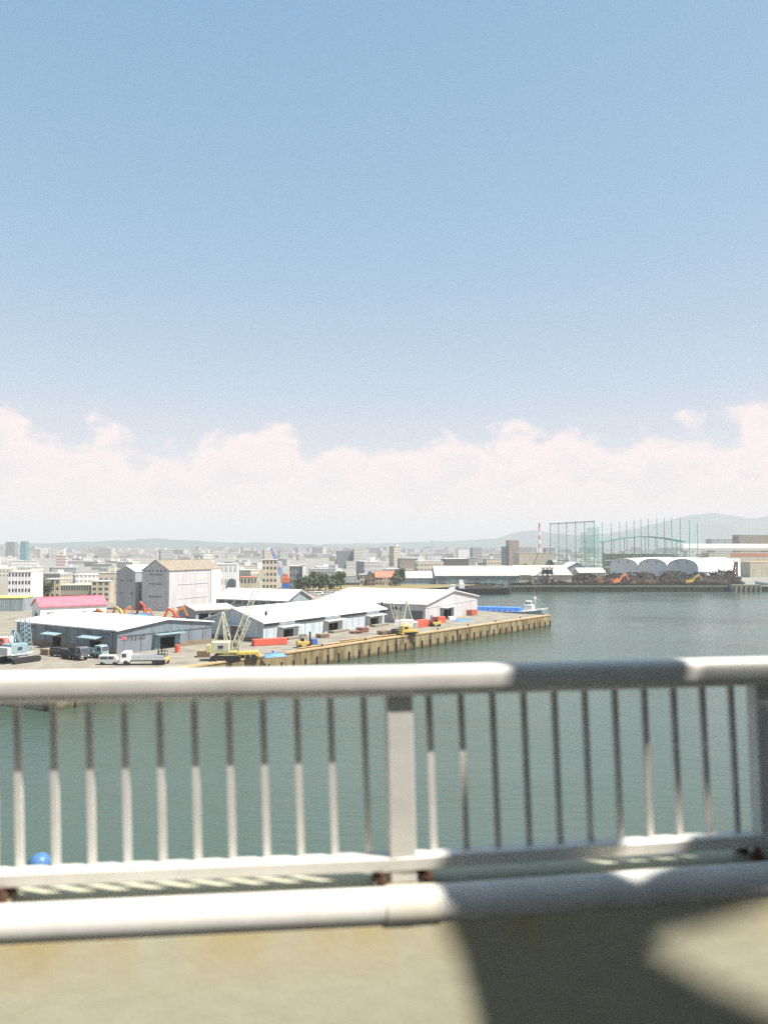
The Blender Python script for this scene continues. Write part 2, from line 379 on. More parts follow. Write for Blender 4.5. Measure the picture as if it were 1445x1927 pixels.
sweep([(.2,-2.63),(.2,-3.0),(-1.2,-3.9),(-9.8,-3.9),(-11.3,-3.0),(-11.3,-2.254),(-.5,-2.254),(-.5,-2.63)], [ENDL,0,ENDR]).build('deck_slab', quay_concrete, bridge)
pp = RP(0,-5.5,-3.9); MB().box((pp.x, pp.y, (pp.z-6)/2), (3.2, 5.0, pp.z+6), AL).build('bridge_pier', quay_concrete, bridge)

# overhead steel bracing above the roadway: a node with three members, its shadow falls on the parapet
HB = HC + 4.6; BSH = (-(2.0/S.z)*(S.x*DR.x+S.y*DR.y), -(2.0/S.z)*(S.x*NR.x+S.y*NR.y))

brace = thing('overhead_bracing', 'grey steel bracing frame and added sky-blocking deck high above the bridge road', 'bracing')
def flat(poly, z0, z1, name, m=None):
    pts = []; sh = BSH if name in ('gusset_plate','brace_member','shade_rod') else (0,0)
    for u, v in poly: p = P0 + DR*(u+sh[0]) + NR*(v+sh[1]); pts.append((p.x, p.y))
    ar = sum(pts[i][0]*pts[(i+1) % len(pts)][1] - pts[(i+1) % len(pts)][0]*pts[i][1] for i in range(len(pts)))
    if ar < 0: pts.reverse()
    return MB().prism(pts, z0, z1).build(name, m or steel_grey, brace)
flat([(3.72,-1.79),(3.818,-1.906),(3.94,-2.06),(3.875,-2.27),(3.905,-2.348),(4.06,-2.427),(4.19,-2.508),(4.34,-2.60),(5.7,-2.60),(5.286,-2.527),(5.011,-2.479),(4.70,-2.412),
      (4.94,-2.395),(5.156,-2.372),(5.156,-2.04),(4.936,-2.06),(4.769,-2.255),(4.618,-2.316),(4.532,-2.265),(4.653,-2.065),(4.543,-1.882),(4.46,-1.79)], HB, HB+.03, 'gusset_plate')
flat([(3.72,-1.80),(4.47,-1.80),(2.45,.60),(1.70,.60)], HB+.032, HB+.25, 'brace_member')
flat([(5.15,-2.374),(12,-2.374),(12,-2.04),(5.15,-2.04)], HB+.032, HB+.25, 'brace_member')
flat([(4.33,-2.595),(5.69,-2.595),(12,-9.2),(12,-10.4)], HB+.032, HB+.25, 'brace_member')
flat([(1.2,.40),(12.4,.40),(12.4,.85),(1.2,.85)], HB+.26, HB+.75, 'top_chord')
flat([(4.72,-2.03),(12,-2.03),(12,-1.99),(4.72,-1.99)], HB+.034, HB+.2, 'shade_rod')  # added strip out of view, keeps the sun off the balusters
flat([(-14,-4.0),(26,-4.0),(26,-12.5),(-14,-12.5)], HB+.8, HB+1.5, 'sky_blocker_deck', quay_concrete)  # unseen deck added to cut sky light on parapet and railing
for v_ in (-5.0,-7.2,-9.6,-12.1): flat([(-14,v_-.2),(26,v_-.2),(26,v_+.2),(-14,v_+.2)], HB-.3, HB+.798, 'blocker_girder')  # girders under the added deck
for u_ in (-12,24):
    for v_ in (-11.6,): flat([(u_-.4,v_-.4),(u_+.4,v_-.4),(u_+.4,v_+.4),(u_-.4,v_+.4)], HC-3.0, HB-.302, 'portal_column')
flat([(11.9,-4.9),(12.5,-4.9),(12.5,.40),(11.9,.40)], HB+.26, HB+.75, 'portal_beam')
flat([(11.9,.401),(12.4,.401),(12.4,.849),(11.9,.849)], HC-3.0, HB+.258, 'portal_column')
flat([(11.9,-11.39),(12.4,-11.39),(12.4,-10.9),(11.9,-10.9)], HC-3.0, HB+.258, 'portal_column')

# the bus the view is taken from: it stands behind the camera, its open window at the camera
def bus_pt(s_, off, z): p = P0 + DL*s_ + NL*off; return (p.x, p.y, HC+z)
bus = thing('bus', 'dark green coach standing on the bridge road beside the parapet', 'bus', bus_pt(1.5,-4.6,-2.25), AL)
bus_paint = mat('bus_paint', (.03,.06,.05), .35, var=.1); 
def bx_(x0,x1,y0,y1,z0,z1,name,m,par=None): return MB().bb(x0,x1,y0,y1,z0,z1).build(name, m, par or bus)
bx_(-5.5,5.5,-1.25,1.19,.45,.6,'floor', bus_paint); bx_(-5.5,5.5,-1.25,1.25,3.25,3.45,'roof', bus_paint)
for y in (-1.25,1.19): bx_(-5.5,5.5,y,y+.06,.6,1.55,'side_panel', bus_paint); bx_(-5.5,5.5,y,y+.06,3.05,3.249,'cant_rail', bus_paint)
bx_(-5.56,-5.5,-1.25,1.25,.45,3.45,'rear_panel', bus_paint); bx_(5.5,5.56,-1.25,1.25,.45,1.5,'front_panel', bus_paint); bx_(5.5,5.54,-1.2,1.2,1.501,3.2,'windscreen', glass_dark)
for y in (-1.25,1.19):
    for k, x in enumerate((-5.5,-3.7,-2.3,-.2,2.0,3.7,5.42)): bx_(x,x+.08,y,y+.06,1.551,3.049,'pillar', bus_paint)
    for x0, x1 in ((-5.42,-3.7),(-3.62,-2.3),(.0 if y < 0 else -.12,2.0),(2.08,3.7),(3.78,5.42)): bx_(x0+.005,x1-.005,y+.02,y+.04,1.56,3.04,'window_pane', glass_dark)
for x in (-3.4,3.2):
    for y in (-1.0,1.0): MB().tube((x,y-.14,.5),(x,y+.14,.5),.5,n=20).build('wheel', black_rubber, bus)

# ------------------------------------------------------------------ water, land, hills
def water_mat():
    m = mat('water', (.049,.076,.057), .12, spec=.5); nt = m.node_tree; N = nt.nodes; L = nt.links; b = N['Principled BSDF']
    b.inputs['IOR'].default_value = 1.5
    tc = N.new('ShaderNodeTexCoord')
    def noise(scale, s3, rot, d):
        mp = N.new('ShaderNodeMapping'); mp.inputs['Scale'].default_value = s3; mp.inputs['Rotation'].default_value = (0,0,rot); L.new(tc.outputs['Object'], mp.inputs[0])
        n = N.new('ShaderNodeTexNoise'); n.inputs['Scale'].default_value = scale; n.inputs['Detail'].default_value = d; n.inputs['Roughness'].default_value = .6
        L.new(mp.outputs[0], n.inputs['Vector']); return n.outputs[0]
    a = noise(.75, (.4,1,1), R(8), 7); c = noise(.09, (.5,1,1), R(-6), 3); g = noise(.018, (.6,1,1), R(15), 3)
    ad = N.new('ShaderNodeMath'); ad.operation = 'MULTIPLY_ADD'; L.new(c, ad.inputs[0]); ad.inputs[1].default_value = 1.6; L.new(a, ad.inputs[2])
    bp = N.new('ShaderNodeBump'); bp.inputs['Distance'].default_value = .36
    st = N.new('ShaderNodeMapRange'); L.new(noise(.011, (.35,1,1), R(12), 4), st.inputs[0]); st.inputs[1].default_value = .35; st.inputs[2].default_value = .65; st.inputs[3].default_value = .45; st.inputs[4].default_value = 1.0; L.new(st.outputs[0], bp.inputs['Strength'])
    L.new(ad.outputs[0], bp.inputs['Height']); L.new(bp.outputs[0], b.inputs['Normal'])
    mr = N.new('ShaderNodeMapRange'); L.new(g, mr.inputs[0]); mr.inputs[1].default_value = .35; mr.inputs[2].default_value = .65; mr.inputs[3].default_value = .10; mr.inputs[4].default_value = .26
    L.new(mr.outputs[0], b.inputs['Roughness']); return m
water = MB().add([(-22000,-22000,0),(22000,-22000,0),(22000,700,0),(-22000,700,0)], [(0,1,2,3)]).build('water', water_mat())
tag(water, kind='structure')
SH = 508.0                                            # far shore
ground = MB().add([(-22000,SH,3.4),(22000,SH,3.4),(22000,24000,3.4),(-22000,24000,3.4),(-22000,SH,-3),(22000,SH,-3)], [(0,1,2,3),(4,5,1,0)]).build('ground', far_ground)
tag(ground, kind='structure')
K0 = Vector((-55,138)); QD = Vector((.603,.797)).normalized(); TIP = Vector((56.2,283)); QD = (TIP-K0).normalized(); QL = (TIP-K0).length
pier_poly = [K0, TIP, Vector((45,291)), Vector((34,304)), Vector((2,330)), Vector((-8,380)), Vector((16,465)), Vector((52,SH+6)), Vector((-900,SH+6)), Vector((-900,300)), Vector((-200,206))]
tag(MB().prism([tuple(p) for p in pier_poly], -3, 4.0).build('quay_ground', quay_concrete), kind='structure')

hill_m = mat('hazed_hill_forest', (.035,.065,.07), .95, c2=(.05,.08,.08), scale=.004)  # bluish cast of the distant air put into the woodland colour
def hills(name, pts, Y, depth, label):
    """ridge line given by photograph pixels at distance Y; real sloping ground on both sides"""
    mb = MB(); V = []; n = len(pts); rows = 6
    rnd = random.Random(len(pts))
    for j in range(-rows, rows+1):
        t = 1 - abs(j)/rows
        for (px, py) in pts:
            p = AT(px, py, Y); h = max(3.0, (p.z-3.0)*(t**1.15)*(1 + .10*math.sin(px*.05+j)*(1-t)) + 3.0)
            if abs(j) == rows: h = 2.0
            V.append((p.x*(1 + .02*math.sin(j*2.1+px*.02)), Y + j/rows*depth, h))
    Fs = [(j*n+i, j*n+i+1, (j+1)*n+i+1, (j+1)*n+i) for j in range(2*rows) for i in range(n-1)]
    o = mb.add(V, Fs).build(name, hill_m, smooth=True); tag(o, label, kind='structure'); return o
def ridge(keys, step=12, amp=1.0, seed=1):
    rnd = random.Random(seed); out = []; x = keys[0][0]
    while x <= keys[-1][0]:
        for (x0, y0), (x1, y1) in zip(keys, keys[1:]):
            if x0 <= x <= x1: y = y0 + (y1-y0)*(x-x0)/(x1-x0); break
        out.append((x, y + rnd.uniform(-amp, amp))); x += step
    return out
hills('hills', ridge([(-700,1024),(-300,1022),(0,1024),(90,1022),(200,1018),(285,1013),(340,1016),(420,1020),(520,1022),(600,1026),(700,1030)], 14, .8, 3), 5200, 700, None)
hills('hills', ridge([(480,1031),(620,1024),(760,1021),(880,1017),(940,1012),(960,1003),(1000,998),(1030,1004),(1100,1008),(1180,1000),(1240,985),(1290,970),(1330,964),(1380,972),(1420,976),(1470,968),(1600,972),(1900,985),(2300,990)], 12, 1.0, 5), 6500, 900, None)

# ------------------------------------------------------------------ buildings
class Bld:
    """origin = corner that faces the viewer; local x runs along the right-hand wall, local y along the left-hand wall"""
    def __init__(s, name, label, p, d, L, W, h, ridge=0, axis='x', wm=None, rm=None, zb=4.0, ov=.5, holes_x=(), holes_y=(), group=None, cat='building'):
        d = Vector(d).normalized(); s.d = d; s.p = Vector((p[0], p[1])); s.L, s.W, s.h, s.zb = L, W, h, zb
        s.root = thing(name, label, cat, (p[0], p[1], zb), math.atan2(d.y, d.x), group)
        mb = MB()
        def face(holes, U, P):
            us = sorted({0, U, *[a for q in holes for a in q[:2]]}); zs = sorted({0, h, *[a for q in holes for a in q[2:]]})
            for u0, u1 in zip(us, us[1:]):
                for z0, z1 in zip(zs, zs[1:]):
                    if any(q[0] <= (u0+u1)/2 <= q[1] and q[2] <= (z0+z1)/2 <= q[3] for q in holes): continue
                    mb.add([P(u0,z0), P(u1,z0), P(u1,z1), P(u0,z1)], [(0,1,2,3)])
        face(holes_x, L, lambda u, z: (u, 0, z)); face(holes_y, W, lambda u, z: (0, u, z))
        face((), L, lambda u, z: (u, W, z)); face((), W, lambda u, z: (L, u, z))
        rh = h + ridge
        if ridge:
            if axis == 'x':
                for x in (0, L): mb.add([(x,0,h),(x,W,h),(x,W/2,rh)], [(0,1,2)])
            else:
                for y in (0, W): mb.add([(0,y,h),(L,y,h),(L/2,y,rh)], [(0,1,2)])
        s.wall = mb.build('wall', wm, s.root)
        rb_ = MB(); t = .28; e = .02
        if ridge:
            if axis == 'x':
                k = ridge/(W/2)
                for sgn in (-1, 1):
                    ye = -ov if sgn < 0 else W+ov; ze = h - ov*k + e
                    a = [(-ov,ye,ze),(-ov,W/2,rh+e),(-ov,W/2,rh+e+t),(-ov,ye,ze+t)]
                    rb_.extr(a if sgn > 0 else a[::-1], (L+2*ov,0,0))
            else:
                k = ridge/(L/2)
                for sgn in (-1, 1):
                    xe = -ov if sgn < 0 else L+ov; ze = h - ov*k + e
                    a = [(xe,-ov,ze),(L/2,-ov,rh+e),(L/2,-ov,rh+e+t),(xe,-ov,ze+t)]
                    rb_.extr(a if sgn < 0 else a[::-1], (0,W+2*ov,0))
        else:
            rb_.bb(-.12,L+.12,-.12,W+.12,h+e,h+.3)
        s.roof = rb_.build('roof', rm, s.root, bevel=0)
        bm = bmesh.new(); bm.from_mesh(s.roof.data); bmesh.ops.recalc_face_normals(bm, faces=bm.faces); bm.to_mesh(s.roof.data); bm.free()
        if ridge:
            c = MB()
            if axis == 'x': c.bar((-ov-.02,W/2,rh+t+e), (L+ov+.02,W/2,rh+t+e), .5, .12)
            else: c.bar((L/2,-ov-.02,rh+t+e), (L/2,W+ov+.02,rh+t+e), .5, .12)
            c.build('ridge_cap', rm, s.roof)
        s.rh = rh
    def uv(s, face, px, py):                     # pixel -> position along a wall and height on it
        d = ray(px, py); w = s.d if face == 'x' else Vector((-s.d.y, s.d.x)); n = Vector((-w.y, w.x))
        t = s.p.dot(n) / (d.x*n.x + d.y*n.y); q = Vector((d.x*t, d.y*t)); return (q - s.p).dot(w), HC + d.z*t - s.zb
    def fp(s, face, u0, u1, z0, z1, out, m, name, parent=None, inn=0.0):
        a, b = -out, -inn - .003
        if face == 'x': o = piece(name, m, s.root, u0, u1, a, b, z0, z1)
        else: o = piece(name, m, s.root, a, b, u0, u1, z0, z1)
        if parent: o.parent = parent
        return o
def uvof(p, d, zb, face, px, py):
    d = Vector(d).normalized(); p = Vector((p[0], p[1])); r = ray(px, py); w = d if face == 'x' else Vector((-d.y, d.x)); n = Vector((-w.y, w.x))
    t = p.dot(n) / (r.x*n.x + r.y*n.y); q = Vector((r.x*t, r.y*t)); return (q-p).dot(w), HC + r.z*t - zb
def hole(p, d, face, x0, x1, ytop, zb=4.0):
    a = uvof(p, d, zb, face, x0, ytop); b = uvof(p, d, zb, face, x1, ytop); return (min(a[0], b[0]), max(a[0], b[0]), 0.0, (a[1]+b[1])/2)

# --- low grey warehouse with white roof
pA = (-57.4,179.4); dA = (.583,.812)
hx = [hole(pA, dA, 'x', 300.5, 328, 1199)]
hy = [hole(pA, dA, 'y', 170, 190, 1206), hole(pA, dA, 'y', 100, 115, 1199)]
A = Bld('warehouse', 'low grey warehouse with bright white roof and red mark on its gable', pA, dA, 27, 39, 5.0, 1.5, 'y', wall_bluegrey, white_roof, holes_x=hx, holes_y=hy)
for q in hx:
    A.fp('x', q[0]-1.6, q[0]-.05, 0, q[3]+.6, .25, mat('door_teal', (.16,.26,.30), .6), 'sliding_door'); A.fp('x', q[1]+.05, q[1]+1.3, 0, q[3]+.6, .25, mat('door_teal', (0,0,0)), 'sliding_door')
    A.fp('x', q[0]-1.9, q[1]+1.9, q[3]+.75, q[3]+.95, 1.9, lightblue_paint, 'canopy')
    for u in (q[0]-1.5, (q[0]+q[1])/2, q[1]+1.5): MB().bar((u,-.05,q[3]+1.7), (u,-1.8,q[3]+.97), .09).build('canopy_bracket', lightblue_paint, A.root)
for q in hy:
    MB().bar((-2.6,q[0]-1.3,q[3]+.75), (-2.6,q[1]+1.3,q[3]+.75), .16).bar((-.05,q[0]-1.3,q[3]+1.2), (-2.6,q[0]-1.3,q[3]+.75), .16).bar((-.05,q[1]+1.3,q[3]+1.2), (-2.6,q[1]+1.3,q[3]+.75), .16)\
        .extr([(-.05,q[0]-1.2,q[3]+1.19),(-2.5,q[0]-1.2,q[3]+.79),(-2.5,q[1]+1.2,q[3]+.79),(-.05,q[1]+1.2,q[3]+1.19)], (0,0,.05)).build('canopy', lightblue_paint, A.root)
A.fp('x', .1, 26.9, 3.75, 3.87, .12, trim_dark, 'wall_band'); 
for u in (6.2, 11.4, 19.8, 24.2): A.fp('x', u, u+.12, .1, 3.7, .10, trim_dark, 'panel_joint')
u0 = hx[0][1]+1.6
A.fp('x', u0, 26.9, 0, 1.15, .14, brick_brown, 'plinth'); A.fp('y', .05, hy[0][0]-.1, 0, 1.2, .14, brick_brown, 'plinth'); A.fp('y', hy[0][1]+.1, hy[1][0]-.1, 0, 1.2, .14, brick_brown, 'plinth'); A.fp('y', hy[1][1]+.1, 38.9, 0, 1.2, .14, brick_brown, 'plinth')
for k in range(9): A.fp('y', 1.5+k*4.2, 1.62+k*4.2, 1.25, 4.9, .09, trim_dark, 'panel_joint')
for q in ((2.5,5.2),(9.0,12.0),(24,27),(31,34)): A.fp('y', q[0], q[1], 3.9, 4.4, .06, glass_dark, 'window')
a = A.uv('x', 365, 1211); A.fp('x', a[0]-.2, a[0]+2.0, a[1]-1.0, a[1]+.6, .12, trim_white, 'notice_board')
# lettering on the gable: a red cross mark and five dark characters
a = A.uv('x', 228, 1205); b = A.uv('x', 236, 1198)
mk = MB().bar((a[0],-.08,a[1]), (b[0],-.08,b[1]), .22, .06, (0,1,0)).bar((a[0],-.10,b[1]), (b[0],-.10,a[1]), .22, .06, (0,1,0)); mk.build('sign_mark', mat('sign_red', (.75,.15,.18), .6), A.root)
u = A.uv('x', 239, 1200)[0]; zt = A.uv('x', 250, 1201)[1]
glyphs = [[(0,0,.5,1),(.5,.2,.9,1)], [(0,1,.9,1),(.75,1,.1,0),(.2,.55,.9,0)], [(0,1,.9,1),(.45,1,.45,0),(0,.5,.9,.5),(0,0,.9,0)], [(.1,1,.1,0),(.8,1,.8,0),(.1,.5,.8,.5)], [(0,.9,.9,.9),(0,.9,0,.1),(.9,.9,.9,.1),(0,.1,.9,.1)]]
for g in glyphs:
    mb = MB()
    for (x0,y0,x1,y1) in g: mb.bar((u+x0*.75,-.07,zt-.4+y0*.8), (u+x1*.75,-.07,zt-.4+y1*.8), .13, .04, (0,1,0))
    mb.build('sign_character', trim_dark, A.root); u += 1.0

# --- long pale blue quayside warehouse
pB = (-29.3,202.4); dB = (.534,.845)
hx = [hole(pB, dB, 'x', 533, 551, 1184), hole(pB, dB, 'x', 618, 635, 1172.5), hole(pB, dB, 'x', 696, 711, 1163)]
B = Bld('warehouse', 'long pale blue quayside warehouse with white roof and three canopied doors', pB, dB, 55, 19, 4.7, 3.0, 'x', wall_palebl, white_roof, holes_x=hx, ov=.7)
for q in hx:
    B.fp('x', q[0]-2.3, q[1]+2.3, q[3]+.75, q[3]+.95, 1.7, trim_white, 'canopy'); B.fp('x', q[1]+.1, q[1]+2.3, 0, q[3]+.5, .2, wall_silver, 'sliding_door'); B.fp('x', q[0]-2.0, q[0]-.1, 0, q[3]+.5, .2, wall_silver, 'sliding_door')
    B.fp('x', q[0]-.5, q[1]+2.6, 0, .55, 2.2, quay_concrete, 'loading_step', inn=.21)
for x0, x1 in ((497,526),(555,612),(640,690),(714,735)):
    a = B.uv('x', x0, 1170)[0]; b = B.uv('x', x1, 1160)[0]; n = max(2, int((b-a)/1.9))
    for k in range(n): B.fp('x', a+(b-a)*k/n+.06, a+(b-a)*(k+1)/n-.06, 3.75, 4.45, .07, glass_dark, 'window')
for k in range(18): B.fp('x', 1+k*3.1, 1.09+k*3.1, .6, 3.6, .06, wall_silver, 'panel_joint')
B.fp('x', .1, 54.9, 3.5, 3.6, .09, steel_grey, 'wall_band'); B.fp('y', .1, 18.9, 0, 1.0, .12, brick_brown, 'plinth')
a = B.uv('y', 420, 1195); B.fp('y', 7.0, 10.5, 1.2, 3.4, .08, trim_dark, 'louvre'); B.fp('y', 6.0, 11.5, 3.6, 3.75, .9, trim_white, 'canopy')
# --- broad silver gabled warehouse behind it
pC = (12.5,251); dC = (.42,.907)
hx = [hole(pC, dC, 'x', 834, 848, 1146.5)]
Cb = Bld('warehouse', 'broad silver gabled warehouse beside the red tarpaulin at the pier', pC, dC, 49, 38, 5.7, 3.1, 'y', wall_silver, white_roof, holes_x=hx, ov=.6)
q = hx[0]; Cb.fp('x', q[0]-3, q[1]+3, q[3]+.7, q[3]+.95, 2.2, steel_grey, 'canopy')
for s_ in (q[0]-2.2, q[1]+.1): Cb.fp('x', s_, s_+2.1, 0, q[3]+.5, .2, wall_slate, 'sliding_door')
Cb.fp('x', .2, 48.8, 4.6, 4.72, .1, steel_grey, 'wall_band')
for k in range(11): Cb.fp('x', 2+k*4.4, 2.12+k*4.4, .2, 4.5, .07, steel_grey, 'panel_joint')
Cb.fp('y', 1, 5, .1, 3.8, .12, trim_dark, 'shutter')
for k in range(5): Cb.fp('y', 8+k*5.5, 11+k*5.5, 3.9, 4.8, .07, glass_dark, 'window')
# --- tall storage block with brown roof
pD = (-77.5,300); dD = (.42,.907)
D_ = Bld('storage_block', 'tall grey and white storage block with weathered brown roof', pD, dD, 31, 12.5, 14.6, 3.6, 'x', wall_silver, brown_roof, ov=.25)
for k in range(6): D_.fp('y', 1.6+k*1.8, 2.2+k*1.8, 14.2, 14.9, .08, trim_dark, 'vent')
for z in (5.0, 9.6, 13.0): D_.fp('y', 3.0, 9.3, z, z+.22, .2, trim_dark, 'ledge')
for z in (4.2, 9.4): D_.fp('x', 5, 23, z, z+.16, .12, steel_grey, 'wall_band')
for u in (8, 15.5, 23.5): D_.fp('x', u, u+.14, .2, 14.3, .08, steel_grey, 'panel_joint')
D_.fp('x', 24.5, 30.8, .2, 14.4, .35, wall_white, 'stair_tower')
for z in (6.2, 11.2):
    for k in range(5): D_.fp('x', 15.6+k*1.3, 16.5+k*1.3, z, z+1.1, .05, mat('faded_lettering', (.78,.62,.55), .7), 'sign_character')
# neighbour of the tall block
pN = AT(262, 1150, 306); N_ = Bld('storage_block', 'narrow grey storage block with sloping top beside the tall brown-roofed block', (-91.5, 306), dD, 24, 9.0, 14.0, 2.2, 'x', wall_grey, wall_white, ov=.2)
for z in (6.0, 10.6):
    for u in (1.2, 5.6): N_.fp('y', u, u+1.6, z, z+.3, .1, trim_dark, 'vent')
# --- other sheds on the pier
E_ = Bld('warehouse', 'white long-roofed shed in the shade behind the lattice crane', (-33.5,288), dC, 17, 30, 4.6, 3.2, 'y', wall_slate, white_roof, ov=.7)
for k in range(8): E_.fp('y', 1+k*3.6, 3.4+k*3.6, 2.9, 4.0, .07, glass_dark, 'window')
E_.fp('x', 6, 10, .0, 3.2, .1, trim_dark, 'shutter')
F_ = Bld('shed', 'white shed with pink metal roof behind the low grey warehouse', (-104,252), (.80,.60), 20, 9.5, 5.0, 2.4, 'x', wall_white, pink_roof, ov=.4)
for k in range(4): F_.fp('x', 2+k*4.6, 4.4+k*4.6, 1.8, 3.2, .07, glass_dark, 'window')
F_.fp('y', 3, 6, 0, 3, .08, trim_dark, 'shutter')
g = AT(0,1150,262); Bld('shed', 'low grey flat-roofed shed beside the pink-roofed shed', (-131,243), (.85,.53), 16, 14, 4.8, 0, 'x', wall_slate, pale_roof)
LO = Bld('shed', 'open-fronted shed with rusty beige roof behind the lattice crane', (-57,252), (.80,.60), 13, 13, 3.9, 1.1, 'x', wall_slate, cream_roof, holes_x=[(1,4.2,0,2.9),(5,8.2,0,2.9),(9,12.2,0,2.9)], ov=.6)

# ------------------------------------------------------------------ quay wall
def quaymat():
    m = mat('quay_wall_stained', (.30,.25,.14), .9); nt = m.node_tree; N = nt.nodes; L = nt.links; b = N['Principled BSDF']
    tc = N.new('ShaderNodeTexCoord'); mp = N.new('ShaderNodeMapping'); mp.inputs['Scale'].default_value = (.5,.5,.12); L.new(tc.outputs['Object'], mp.inputs[0])
    n = N.new('ShaderNodeTexNoise'); n.inputs['Scale'].default_value = 1.4; n.inputs['Detail'].default_value = 7; L.new(mp.outputs[0], n.inputs['Vector'])
    cr = N.new('ShaderNodeValToRGB'); e = cr.color_ramp.elements
    e[0].position = .33; e[0].color = (.075,.06,.028,1); e[1].position = .66; e[1].color = (.27,.235,.14,1)
    k = e.new(.48); k.color = (.20,.15,.07,1); L.new(n.outputs[0], cr.inputs[0])
    # weed line near the water
    sp = N.new('ShaderNodeSeparateXYZ'); L.new(tc.outputs['Object'], sp.inputs[0])
    n2 = N.new('ShaderNodeTexNoise'); n2.inputs['Scale'].default_value = .8; L.new(tc.outputs['Object'], n2.inputs['Vector'])
    ad = N.new('ShaderNodeMath'); ad.operation = 'ADD'; L.new(sp.outputs[2], ad.inputs[0]); L.new(n2.outputs[0], ad.inputs[1])
    mr = N.new('ShaderNodeMapRange'); L.new(ad.outputs[0], mr.inputs[0]); mr.inputs[1].default_value = 1.7; mr.inputs[2].default_value = 1.0
    mx = N.new('ShaderNodeMix'); mx.data_type = 'RGBA'; L.new(mr.outputs[0], mx.inputs[0]); L.new(cr.outputs[0], mx.inputs[6]); mx.inputs[7].default_value = (.07,.065,.03,1)
    L.new(mx.outputs[2], b.inputs['Base Color']); return m
qm = quaymat(); coping_m = mat('rusty_coping', (.50,.36,.20), .85, c2=(.34,.22,.11), scale=1.2)
qw = thing('quay_wall', 'ochre stained concrete quay wall with dark fender posts along the pier', 'quay wall', (K0.x, K0.y, 0), math.atan2(QD.y, QD.x))
MB().bb(-.35, QL+.35, -.35, -.003, -2.5, 3.9).build('wall_face', qm, qw)
MB().bb(QL+.003, QL+.35, -.0, 12.5, -2.5, 3.9).build('wall_face', qm, qw)
MB().bb(-.35, -.003, 0, 60, -2.5, 3.9).build('wall_face', qm, qw)
nb = 22
for k in range(nb):
    piece('coping_stone', coping_m, qw, k*QL/nb+.03, (k+1)*QL/nb-.03, -.5, .9, 3.9, 4.22)
n = int(QL/3.8)
for k in range(n+1):
    x = .5 + k*(QL-1)/n; piece('fender', dark_steel, qw, x-.15, x+.15, -.68, -.352, .3, 2.3)
for k in range(12):
    x = 4 + k*(QL-8)/11
    MB().tube((x,.4,4.22), (x,.4,4.62), .17, .15, 10).tube((x,.4,4.62), (x,.4,4.78), .26, .22, 10).build('bollard', dark_steel, qw)
for x in (.52*QL, .68*QL): piece('ladder', dark_steel, qw, x-.35, x+.35, -.5, -.36, .1, 3.7)

# ------------------------------------------------------------------ machines on the quay
def track_mesh(L, h, w):
    n = 8; r = h/2; prof = []
    for k in range(n+1): t = math.pi/2 + math.pi*k/n; prof.append((-L/2+r+math.cos(t)*r, r+math.sin(t)*r))
    for k in range(n+1): t = -math.pi/2 + math.pi*k/n; prof.append((L/2-r+math.cos(t)*r, r+math.sin(t)*r))
    return MB().extr([(x, -w/2, z) for x, z in prof], (0, w, 0))
def crawler_crane(name, label, loc, rz, body, boomm, basem, boom_tip, gantry_tip, sc_=1.0, second=None, ropes=True, boom_w=1.2):
    """local +x is forward (boom side); tips given in local metres (x, y, z)"""
    t = thing(name, label, 'crane', loc, rz)
    for s in (-1, 1):
        mb = track_mesh(6.2, 1.2, .9); mb.v = [(x, y+s*2.1, z) for x, y, z in mb.v]; tr = mb.build('crawler_track', black_rubber, t)
        MB().bb(-2.6,2.6,s*2.1-.3,s*2.1+.3,.35,.85).build('track_frame', basem, tr)
    MB().bb(-1.6,1.6,-1.7,1.7,.75,1.25).tube((0,0,1.2), (0,0,1.6), 1.3, 1.3, 16).build('carbody', basem, t)
    MB().bb(-3.2,2.0,-1.55,1.55,1.62,2.0).build('turntable_frame', basem, t)
    MB().bb(-3.0,.6,-1.5,1.5,2.0,3.9).build('machine_house', body, t, bevel=.12)
    MB().bb(-4.0,-3.02,-1.6,1.6,1.7,3.3).build('counterweight', basem, t, bevel=.1)
    c = MB().extr([(.7,.35,2.0),(2.1,.35,2.0),(2.2,.35,3.0),(1.9,.35,3.85),(.7,.35,3.85)], (0,1.2,0)).build('cab', body, t)
    piece('window', glass_dark, c, .95,1.85,.27,.347,2.75,3.55); piece('window', glass_dark, c, 2.06,2.2,.5,1.4,2.8,3.5)
    piece('window', glass_dark, t, -1.6,-.6,-1.56,-1.503,2.6,3.2)
    MB().lattice((1.2,-.35,2.0), boom_tip, boom_w, boom_w*.7, 14, .075).build('lattice_boom', boomm, t)
    g = Vector(gantry_tip); mb = MB()
    for y in (-1.1, 1.1): mb.bar((-.4,y,3.9), (g.x,g.y+y*.4,g.z), .2).bar((-2.6,y,3.9), (g.x,g.y+y*.4,g.z), .2)
    mb.bar((g.x,g.y-.5,g.z), (g.x,g.y+.5,g.z), .3).lattice((.4,0,3.5), (g.x,g.y,g.z), .8, .5, 6, .06).build('gantry_frame', boomm, t)
    if second: MB().lattice((1.6,.1,1.9), second, boom_w*.8, boom_w*.5, 8, .07).build('luffing_strut', boomm, t)
    b = Vector(boom_tip)
    if ropes:
        MB().tube(g, b, .035, n=5).tube(g+Vector((0,.4,0)), b+Vector((0,.2,0)), .035, n=5).build('pendant_rope', steel_grey, t)
        hk = Vector((b.x+.5, b.y, b.z*.45+1.5)); rp = MB().tube(b+Vector((.3,0,0)), hk, .035, n=5).build('hoist_rope', steel_grey, t)
        MB().bb(hk.x-.25,hk.x+.25,hk.y-.15,hk.y+.15,hk.z-.9,hk.z).tube((hk.x,hk.y,hk.z-.9), (hk.x,hk.y,hk.z-1.3), .09, .06, 8).build('hook_block', dark_steel, rp)
    return t
q = G(428,1243); tipw = AT(497,1070,q.y+2); tl = tipw - q
